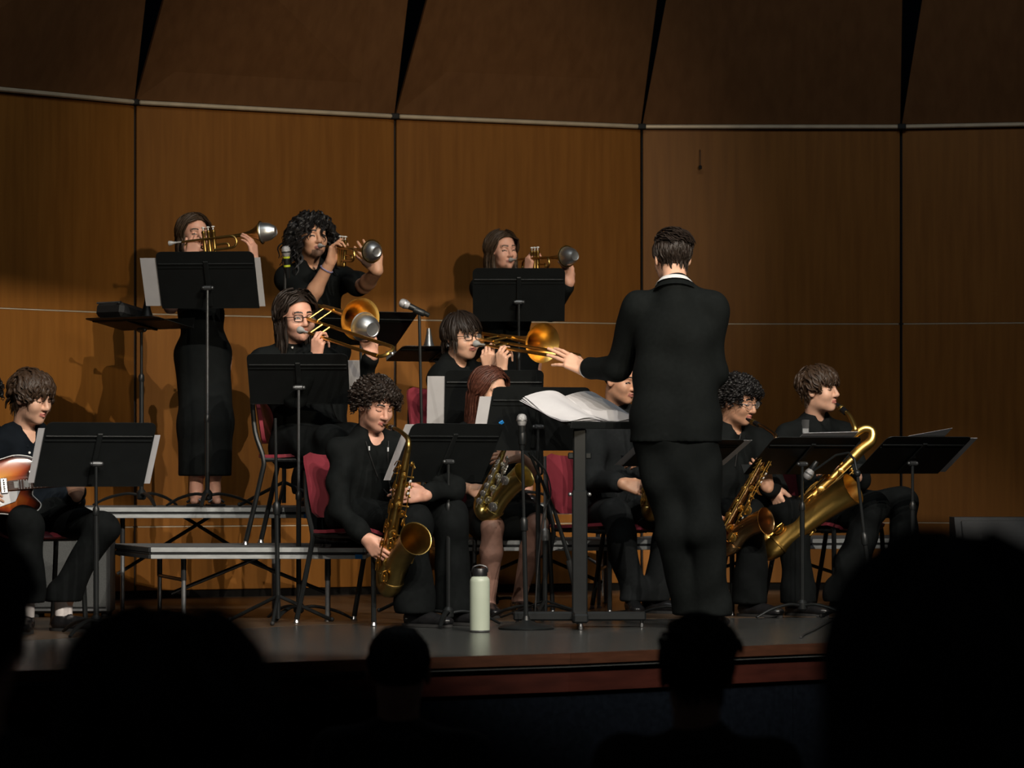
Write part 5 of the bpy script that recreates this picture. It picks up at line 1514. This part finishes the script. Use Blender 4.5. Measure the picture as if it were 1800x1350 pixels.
# player cropped by the left edge of the picture
px = person('player cut off by the left edge of the photo, only dark hair showing', dict(
    head=W(-36, 697, 15.9), look=(.6, -.8, -.1), neck=W(-46, 752, 15.95), pelvis=Z(-50, 16.0, .53),
    shR=W(-100, 775, 15.9), shL=W(-8, 775, 16.0), elR=W(-118, 850, 15.8), wrR=W(-75, 880, 15.6), elL=W(-12, 860, 15.9), wrL=W(-30, 870, 15.65),
    knR=W(-50, 915, 15.6), knL=W(20, 915, 15.62), anR=W(-50, 1062, 15.62), anL=W(14, 1062, 15.66)),
    SK_B, LP_B, H_BK, 'curly', 121, head_sc=.95)
chair(*Q(-52, 16.02), 0, (.5, -.85), 'chair of the player cut off by the left edge')

# ---------------------------------------------------------------- music stands and paper
st = music_stand((168, 799), 14.42, (.42, -.9), 34, 'music stand in front of the guitarist', base_rot=.2)
sheets(st, -.285, .0, -.155, .135, 'white page sticking out left of the guitarist\'s stand'); sheets(st, .0, .285, -.16, .10, 'white page sticking out right of the guitarist\'s stand', n=2)
st = music_stand((365, 492), 16.72, (-.08, -1), 35, 'tall music stand in front of the woman in the long dress', floor=HIGH, thin_top=.58, base_rot=.5)
sheets(st, -.34, .0, -.16, .13, 'pale pages left of the tall stand of the woman in the dress'); sheets(st, .0, .285, -.165, .13, 'pale pages right of the tall stand of the woman in the dress')
st = music_stand((243, 568), 17.0, (-.6, -.8), 80, 'flat music stand holding mutes left of the woman in the dress', floor=HIGH, hd=.30, base_rot=.9)
g = MB(); R_ = st['R']; cc = st['c'] - st['back'] * .030 - st['wx'] * 0.13
bx = empty('mute_pouch', cc, 0, 'black soft pouch lying on the flat stand of mutes at left', 'pouch')
g.box(cc + V(0, 0, .028), (.20, .20, .075), R_, bevel=.02); g.build('body', M_RUBBER, bx, world=True)
g = MB(); g.tube([cc + R_ @ V(-.08, .1, 0) + V(0, 0, .06), cc + V(0, 0, .085), cc + R_ @ V(.08, .1, 0) + V(0, 0, .06)], .006, 6); g.build('handle', M_RUBBER, bx, world=True)
standing_mute(st['c'] - st['back'] * .004 + st['wx'] * .06 + V(0, 0, .004), 'black and steel cup mute standing on the flat stand at left')
st = music_stand((636, 577), 16.80, (.42, -.9), 62, 'tilted music stand right of the long-haired trombonist\'s bell', floor=HIGH)
st = music_stand((912, 518), 17.95, (0, -1), 34, 'tall music stand in front of the right-hand trumpeter', floor=HIGH)
st = music_stand((772, 622), 17.72, (.35, -.93), 76, 'low flat stand with mutes behind the trombonist with the fringe', floor=HIGH - .18, hd=.30)
standing_mute(st['c'] - st['back'] * .004 - st['wx'] * .06 + V(0, 0, .004), 'steel cup mute beside the upright microphone', m=M_STEEL)
standing_mute(st['c'] - st['back'] * .004 + st['wx'] * .05 + V(0, 0, .004), 'black straight mute with a white rim behind the trombonist with the fringe', cup=False, h=.16)
st = music_stand((525, 666), 15.80, (.0, -1), 46, 'music stand hiding the lap of the long-haired trombonist', floor=0, thin_top=.45, wd=.49, base_rot=.15)
sheets(st, .0, .30, -.165, .12, 'grey shaded page right of the long-haired trombonist\'s stand')
st = music_stand((868, 700), 16.80, (.05, -1), 33, 'music stand behind the head of the auburn-haired woman', floor=0)
sheets(st, -.345, .0, -.165, .13, 'pale page left of the stand behind the auburn hair')
st = music_stand((787, 796), 15.25, (.55, -.83), 37, 'music stand right of the tenor saxophonist with dense curls', base_rot=.4)
sheets(st, -.29, .0, -.165, .16, 'thin edge of white pages left of the tenor saxophonist\'s stand')
st = music_stand((944, 736), 15.85, (.35, -.93), 26, 'music stand in front of the auburn-haired woman\'s face', base_rot=.6)
sheets(st, -.315, .0, -.165, .115, 'white page at the left of the auburn-haired woman\'s stand')
g = MB(); p = st['c'] + st['wx'] * -.185 + st['back'] * .006 - st['up'] * .02; g.box(p, (.024, .018, .008), st['R'] @ np.array([[.8, -.6, 0], [.6, .8, 0], [0, 0, 1]]), bevel=.002)
g.build('blue_sticker', M_BLUE, st['root'], world=True)
st = music_stand((1203, 796), 15.75, (.40, -.9), 68, 'tilted music stand half hidden behind the conductor', base_rot=.8)
sheets(st, .0, .30, -.17, .15, 'page jutting out to the right of the conductor'); sheets(st, -.30, .0, -.17, .06, 'corner of a page jutting out left of the conductor\'s hip')
st = music_stand((1412, 801), 16.05, (.45, -.88), 58, 'tilted music stand between the two saxophonists on the right', base_rot=3.6)
sheets(st, -.10, .21, -.12, .205, 'white pages over the top edge of the stand between the right-hand saxophonists', n=2, skew=.5)
st = music_stand((1606, 800), 16.10, (.48, -.87), 58, 'tilted music stand at the far right', base_rot=.3)
sheets(st, .0, .30, -.165, .15, 'grey pages along the right side of the far right stand', n=2); sheets(st, -.12, .10, -.1, .205, 'curled page corner above the far right stand', skew=2.5)

# conductor's stand with the open score
d_ = nrm(V(-.20, .27, .10)); wx = nrm(V(.27, .20, 0)); nn = np.cross(wx, d_); R_ = np.column_stack([wx, d_, nn])
c0 = W(1003, 747, 15.02)                       # near left corner
cs = empty('conductor_stand', V(*(c0 + wx * .22 + d_ * .16)[:2], 0), 0, 'heavy black conductor stand under the open score', 'music stand')
cen = c0 + wx * .24 + d_ * .18
g = MB(); g.box(cen, (.50, .38, .014), R_, bevel=.003); g.build('desk', M_DESK, cs, world=True)
g = MB(); g.box(c0 + wx * .24 - d_ * .012 + nn * .004, (.50, .012, .034), R_, bevel=.003); g.build('lip', M_DESK, cs, world=True)
pc = Z(1019, 15.12, 0); zt = (c0 + d_ * .1)[2] - .02
g = MB(); g.box(pc + V(0, 0, .75), (.062, .05, .35), bevel=.006); g.box(pc + V(0, 0, .80), (.11, .03, .03), bevel=.005); g.build('upper_column', M_BLACKMET, cs, world=True)
g = MB(); g.box(pc + V(0, 0, .33), (.072, .06, .62), bevel=.006); g.build('lower_column', M_BLACKMET, cs, world=True)
g = MB(); g.box(pc + V(0.0, 0.02, .052), (.62, .07, .042), bevel=.008); g.build('base_bar', M_BLACKMET, cs, world=True)
g = MB(); g.box(pc + V(0.0, 0.0, .052), (.07, .52, .042), bevel=.008); g.build('base_bar', M_BLACKMET, cs, world=True)
for dx, dy in ((-.29, .02), (.29, .02), (0, -.24), (0, .24)):
    g = MB(); p = pc + V(dx, dy, 0); g.lathe([(.008, 0), (.011, .006), (.009, .018), (.007, .034)], p, n=10); g.build('levelling_foot', M_CHROME, cs, world=True)
for s in (-1, 1):
    g = MB(); g.ball(pc + V(s * .045, -.03, .62), .010); g.build('knob', M_STEEL, cs, world=True)
sc = empty('open_score', c0 + d_ * .02, 0, 'open conductor\'s score with curling white pages', 'score')
for side_, (x0, x1) in enumerate(((-.045, .215), (.220, .47))):
    for k in range(4):
        g = MB(); P = []; F = []; NX, NY = 14, 8
        for t_ in (0, 1):
            for j in range(NY + 1):
                for i in range(NX + 1):
                    u = i / NX; v_ = j / NY
                    near = (1 - u) if side_ else u
                    hump = .040 * math.sin(math.pi * min(1, near * 1.0)) ** 1.2 * (k + 1) / 4 * (.35 + .65 * v_) + .006 * math.sin(7 * u + 5 * v_ + k) * (k > 1)
                    lift = .030 * max(0, v_ - .4) * (k + 1) / 4
                    xx = x0 + (x1 - x0) * u + (.010 * k * (v_ - .5) if side_ == 0 else -.008 * k * v_)
                    yy = .005 + .345 * v_ + .008 * (k - 1.5) * (u - .5)
                    P.append(c0 + wx * xx + d_ * yy + nn * (.012 + .0016 * k + hump + lift - .0007 * t_))
        m = NX + 1; M_ = m * (NY + 1)
        for j in range(NY):
            for i in range(NX):
                a = j * m + i
                F.append((a, a + 1, a + m + 1, a + m)); F.append((M_ + a, M_ + a + m, M_ + a + m + 1, M_ + a + 1))
        g.add(P, F); g.build('page', M_PAPER, sc, world=True, smooth=70)

# ---------------------------------------------------------------- microphones
mic_stand(V(*Q(499, 16.86), HIGH), W(501, 470, 16.86), 'microphone stand left of the curly-haired trumpeter', base='tripod')
microphone(W(502, 432, 16.84), (.06, .1, -.95), 'microphone with yellow rings by the curly-haired trumpeter', ring=M_YELLOW)
mic_stand(V(*Q(748, 16.55), 0), W(737, 552, 16.55), 'upright microphone stand between the two trombonists', base='tripod', clip_dir=(.9, 0, -.35))
microphone(W(702, 530, 16.55), (.90, 0, -.42), 'microphone pointing left on the upright stand between the trombonists')
mic_stand(V(*Q(925, 14.98), 0), W(918, 775, 14.98), 'microphone stand with round base beside the bottle', base='round', clip_dir=(0, -.1, -1))
microphone(W(917, 727, 14.98), (.01, .0, -1), 'microphone upright above the round base, in front of the auburn-haired woman')
mic_stand(V(*Q(489, 15.55), 0), W(484, 735, 15.55), 'plain stand pole in front of the riser, left of the tenor saxophonist', base='tripod')
mic_stand(V(*Q(1536, 15.9), 0), W(1507, 832, 15.9), 'thin microphone stand beside the baritone saxophone bell', base='tripod',
          boom=[W(1507, 832, 15.9), W(1502, 808, 15.93), W(1492, 796, 15.97), W(1470, 800, 16.0), W(1430, 828, 16.05)])
microphone(W(1416, 842, 16.06), (.5, -.1, .8), 'pale microphone in front of the baritone saxophone keys', length=.10)
# folding boom stand beside the auburn-haired woman
fb = empty('boom_stand', V(*Q(962, 15.75), 0), 0, 'folded black boom stand with cable beside the conductor\'s stand', 'microphone stand', 'microphone stands')
f0 = V(*Q(958, 15.75), 0)
g = MB(); g.tube([f0 + V(0, 0, .03), f0 + V(0, 0, .42)], .0125, 10); g.build('lower_tube', M_BLACKMET, fb, world=True)
g = MB(); g.tube([f0 + V(0, 0, .42), f0 + V(0, 0, .80)], .008, 10); g.lathe([(.016, -.03), (.018, -.02), (.018, .02), (.01, .03)], f0 + V(0, 0, .42), n=12); g.build('upper_tube', M_STEEL, fb, world=True)
g = MB(); g.tube([W(930, 795, 15.7), W(950, 840, 15.7), W(975, 900, 15.7), W(1006, 1000, 15.7)], [.007, .007, .009, .012], 8); g.build('boom', M_BLACKMET, fb, world=True)
g = MB(); g.tube([W(1000, 985, 15.7), W(1010, 1028, 15.7)], .016, 10); g.build('counterweight', M_RUBBER, fb, world=True)
g = MB(); g.tube(spline([W(935, 800, 15.68), W(960, 830, 15.67), W(968, 870, 15.66), W(955, 905, 15.66), W(945, 1000, 15.68), V(*Q(940, 15.6), .008)], 5), .0038, 6); g.build('cable', M_RUBBER, fb, world=True)
for a in (0.3, 2.4, 4.5):
    d = V(math.cos(a), math.sin(a), 0)
    g = MB(); g.tube([f0 + V(0, 0, .10), f0 + d * .14 + V(0, 0, .055), f0 + d * .29 + V(0, 0, .009)], .009, 8, flat=.6); g.build('leg', M_BLACKMET, fb, world=True)

# ---------------------------------------------------------------- guitar
gc = W(-12, 858, 14.58); ga = nrm(V(.95, .26, .075)); gn = nrm(V(.08, -1, .18)); gu = np.cross(gn, ga) ; gu = gu if gu[2] > 0 else -gu
gn = np.cross(ga, gu); gn = gn if gn[1] < 0 else -gn
GR = np.column_stack([ga, gu, gn])
gt = empty('electric_guitar', gc, 0, 'sunburst semi-hollow electric guitar with white pickguard', 'guitar')
half = [(.178, .020), (.170, .048), (.186, .074), (.200, .098), (.188, .122), (.150, .136), (.10, .140), (.03, .125), (-.05, .125), (-.13, .165), (-.20, .175), (-.255, .14), (-.285, .07), (-.29, 0)]
lowh = [(-.285, -.07), (-.255, -.14), (-.20, -.175), (-.13, -.165), (-.05, -.125), (.03, -.125), (.10, -.140), (.150, -.136), (.190, -.120), (.204, -.096), (.188, -.072), (.170, -.048), (.178, -.020)]
ol = [tuple(p[:2]) for p in spline([V(x, y, 0) for x, y in half + lowh], 3)]
mb = bpy.data.materials.new('sunburst'); mb.use_nodes = True
nt = mb.node_tree; bs = nt.nodes['Principled BSDF']; bs.inputs['Roughness'].default_value = .14; bs.inputs['Coat Weight'].default_value = .6
at = nt.nodes.new('ShaderNodeVertexColor'); at.layer_name = 'burst'; nt.links.new(at.outputs['Color'], bs.inputs['Base Color'])
P = []; F = []; colr = []
rings = [(1.0, -.022), (1.0, .018), (.985, .0225), (.93, .0245), (.80, .026), (.6, .0275), (.35, .0285), (.08, .029)]
cols = [(.008, .005, .004), (.008, .005, .004), (.012, .006, .004), (.03, .008, .004), (.26, .035, .008), (.55, .14, .02), (.72, .32, .05), (.75, .38, .07)]
N = len(ol)
cxm = -.05
for (s_, z), cl in zip(rings, cols):
    for (x, y) in ol:
        P.append(gc + GR @ V(cxm + (x - cxm) * s_, y * s_, z)); colr.append(cl)
for i in range(len(rings) - 1):
    for k in range(N):
        k2 = (k + 1) % N; F.append((i * N + k, i * N + k2, (i + 1) * N + k2, (i + 1) * N + k))
F.append(tuple(range(N - 1, -1, -1))); F.append(tuple((len(rings) - 1) * N + k for k in range(N)))
g = MB(); g.add(P, F); ob = g.build('body', mb, gt, world=True, smooth=50)
ca = ob.data.color_attributes.new('burst', 'FLOAT_COLOR', 'POINT')
for i, cl in enumerate(colr): ca.data[i].color = (*cl, 1)
g = MB(); pts = [gc + GR @ V(x, y, .0195) for x, y in ol]; g.tube(pts + [pts[0]], .0028, 6, cap=False); g.build('binding', M_SHIRTW, gt, world=True)
g = MB(); g.box(gc + GR @ V(.285, 0, .024), (.43, .046, .020), GR, bevel=.006); nk = g.build('neck', mat('neck_wood', (.16, .06, .025), .4, noise=.2, nscale=30, stretch=(1, 8, 8)), gt, world=True)
g = MB(); g.box(gc + GR @ V(.28, 0, .0365), (.43, .044, .006), GR); g.build('fretboard', mat('fretboard_wood', (.13, .055, .03), .45, noise=.25, nscale=60), gt, world=True)
fx_ = .08
for i in range(18):
    x = .49 - .56 * (1 - 2 ** (-(i + 1) / 11.0))
    if x < .07: break
    g = MB(); g.box(gc + GR @ V(x, 0, .0405), (.0022, .043, .003), GR); g.build('fret', M_SILVER, gt, world=True)
for i in range(8):
    x = .10 + .047 * i
    g = MB(); g.prism([(-.009, -.015), (.009, -.015), (.011, .015), (-.011, .015)], 0, .0006, GR, gc + GR @ V(x, 0, .0396)); g.build('block_inlay', M_PEARL, gt, world=True)
for i in range(6):
    y = -.0165 + .0066 * i
    g = MB(); g.tube([gc + GR @ V(-.14, y, .046), gc + GR @ V(.50, y * .8, .0425)], .0006, 4); g.build('string', M_STEEL, gt, world=True)
g = MB(); g.prism([(-.16, -.125), (-.02, -.105), (.09, -.075), (.115, -.028), (-.05, -.026), (-.12, -.05)], .030, .0335, GR, gc); g.build('pickguard', M_WHITE, gt, world=True)
g = MB(); g.box(gc + GR @ V(.045, 0, .034), (.034, .074, .014), GR, bevel=.004); g.build('pickup', M_CHROME, gt, world=True)
for i in range(6):
    g = MB(); g.lathe([(.004, 0), (.004, .003)], gc + GR @ V(.045, -.025 + .010 * i, .041), GR[:, 2], 8); g.build('pole_piece', M_BLACKMET, gt, world=True)
g = MB(); g.box(gc + GR @ V(-.11, 0, .036), (.03, .08, .012), GR, bevel=.003); g.build('bridge', M_CHROME, gt, world=True)
g = MB(); g.lathe([(.0, 0), (.012, .001), (.012, .008), (.008, .012)], gc + GR @ V(.172, .055, .02), GR[:, 2], 10); g.build('strap_button', M_CHROME, gt, world=True)
g = MB(); g.prism([(.48, -.02), (.51, -.035), (.63, -.03), (.65, 0), (.63, .03), (.51, .035), (.48, .02)], .018, .034, GR, gc); g.build('headstock', M_EBON, gt, world=True)

# ---------------------------------------------------------------- other things on the stage
bt = Z(843.5, 14.72, 0)
bo = empty('water_bottle', bt, 0, 'pale green steel water bottle with black lid standing on the stage edge', 'bottle')
g = MB(); g.lathe([(.040, 0), (.0445, .003), (.0455, .010), (.0455, .225), (.0445, .236), (.038, .248), (.030, .252)], bt, n=28); g.build('bottle_body', M_BOTTLE, bo, world=True)
g = MB(); g.lathe([(.0455, .002), (.0462, .004), (.0462, .008)], bt, n=28); g.build('bottom_ring', M_STEEL, bo, world=True)
g = MB(); g.lathe([(.030, .250), (.034, .254), (.034, .283), (.031, .288)], bt, n=24); g.build('lid', M_LID, bo, world=True)
g = MB(); g.tube(spline([bt + V(-.033, 0, .270), bt + V(-.030, 0, .292), bt + V(0, 0, .302), bt + V(.030, 0, .292), bt + V(.033, 0, .270)], 4), .005, 8); g.build('carry_loop', M_LID, bo, world=True)

am = empty('guitar_amplifier', V(*Q(122, 16.1), 0), 0, 'grey cloth-fronted amplifier behind the guitarist\'s legs', 'amplifier')
ac = V(*Q(122, 16.1), 0)
g = MB(); g.box(ac + V(0, .12, .225), (.40, .24, .41), bevel=.012); g.build('cabinet', M_AMPBOX, am, world=True)
g = MB(); g.box(ac + V(0, -.003, .22), (.365, .012, .34), bevel=.004); g.build('grille_cloth', M_AMP, am, world=True)
g = MB(); g.box(ac + V(0, -.004, .038), (.37, .014, .010)); g.build('lower_trim', M_STEEL, am, world=True)
g = MB(); g.tube([ac + V(-.09, .12, .43), ac + V(-.08, .12, .455), ac + V(.08, .12, .455), ac + V(.09, .12, .43)], .008, 8); g.build('handle', M_RUBBER, am, world=True)
for sx_ in (-1, 1):
    for sy_ in (.03, .21):
        g = MB(); g.lathe([(.014, 0), (.016, .01), (.016, .022)], ac + V(sx_ * .17, sy_, 0), n=10); g.build('rubber_foot', M_RUBBER, am, world=True)

wm = V(*Q(1795, 15.9), 0)
wo = empty('stage_monitor', wm, 0, 'dark wedge-shaped loudspeaker in the shadow at the right edge', 'loudspeaker')
g = MB(); R_ = np.column_stack([V(0, 1, 0), V(0, 0, 1), V(1, 0, 0)])
g.prism([(-.22, 0.01), (.24, .01), (.24, .50), (.06, .50), (-.22, .12)], -.32, .32, R_, wm); g.build('cabinet', M_AMPBOX, wo, world=True, smooth=0)
g = MB(); dn = nrm(V(0, -.38, .28)); g.box(wm + V(0, -.083, .314), (.58, .42, .012), np.column_stack([V(1, 0, 0), nrm(V(0, .28, .38)), nrm(V(0, -.38, .28))]), bevel=.004); g.build('grille', M_AMPBOX, wo, world=True)
g = MB(); g.tube([wm + V(-.326, 0, .3), wm + V(-.345, 0, .3), wm + V(-.345, .12, .3), wm + V(-.326, .12, .3)], .008, 6); g.build('handle', M_STEEL, wo, world=True)

cb = MB(); cb.tube(spline([V(*Q(1408, 14.15), .006), V(*Q(1414, 14.4), .006), V(*Q(1432, 14.8), .007), V(*Q(1452, 15.4), .006), V(*Q(1475, 15.9), .006), V(*Q(1530, 16.1), .006)], 5), .0055, 6)
tag(cb.build('microphone_cable', M_RUBBER), 'black cable trailing over the stage edge at right', 'cable')
cb = MB(); cb.tube(spline([V(*Q(1048, 16.0), .006), V(*Q(1075, 16.5), .006), V(*Q(1120, 16.75), .006), V(*Q(1200, 16.6), .006)], 5), .006, 6)
tag(cb.build('floor_cable', M_RUBBER), 'dark cable on the floor under the charcoal-suited saxophonist', 'cable')

# ---------------------------------------------------------------- audience in the dark
def audience(label, x, ytop, Y, hair, seed, sc=1.0, shirt=None, look=(0.02, 1, 0.05), hair_h=.02):
    top = W(x, ytop, Y)
    c = top - V(0, 0, (.116 + hair_h) * sc)
    fl = hall_z(Y)
    nk = c + V(0, -.02, -.175 * sc)
    pl = V(nk[0], Y + .04, nk[2] - .47)
    k = dict(head=c, look=look, neck=nk, pelvis=pl, shR=nk + V(.175, .0, -.05), shL=nk + V(-.175, .0, -.05), elR=nk + V(.22, .06, -.32), elL=nk + V(-.22, .06, -.32),
             wrR=nk + V(.12, .26, -.40), wrL=nk + V(-.12, .26, -.40))
    kz = max(fl + .45, min(pl[2], fl + .55))
    for s, sg in (('R', 1), ('L', -1)):
        k['kn' + s] = V(pl[0] + sg * .12, pl[1] + .42, kz); k['an' + s] = V(pl[0] + sg * .12, pl[1] + .44, fl + .09); k['toe' + s] = V(0, 1, 0)
    p = person(label, k, SK_B, LP_B, M_AUDH, hair, seed, shirt=shirt or M_AUD, trousers=M_AUD, floor=fl, head_sc=sc, tag_group=None, body_h=.016, eyes='shut')
    return p
audience('large dark head silhouetted in the foreground, left of centre', 292, 1046, 3.42, 'shoulder', 201, sc=1.0, hair_h=.03)
audience('huge dark head filling the lower right corner', 1668, 916, 3.20, 'long', 202, sc=1.14, hair_h=.022)
audience('small dark head in front of the tenor saxophonist\'s feet', 701, 1100, 8.7, 'crop', 203, hair_h=.006)
audience('dark head in front of the conductor\'s feet, grey shoulders faintly showing', 1224, 1081, 7.6, 'short', 204, shirt=M_AUDG, hair_h=.022)
audience('dark head cut by the left edge of the picture', -62, 940, 4.4, 'short', 205)
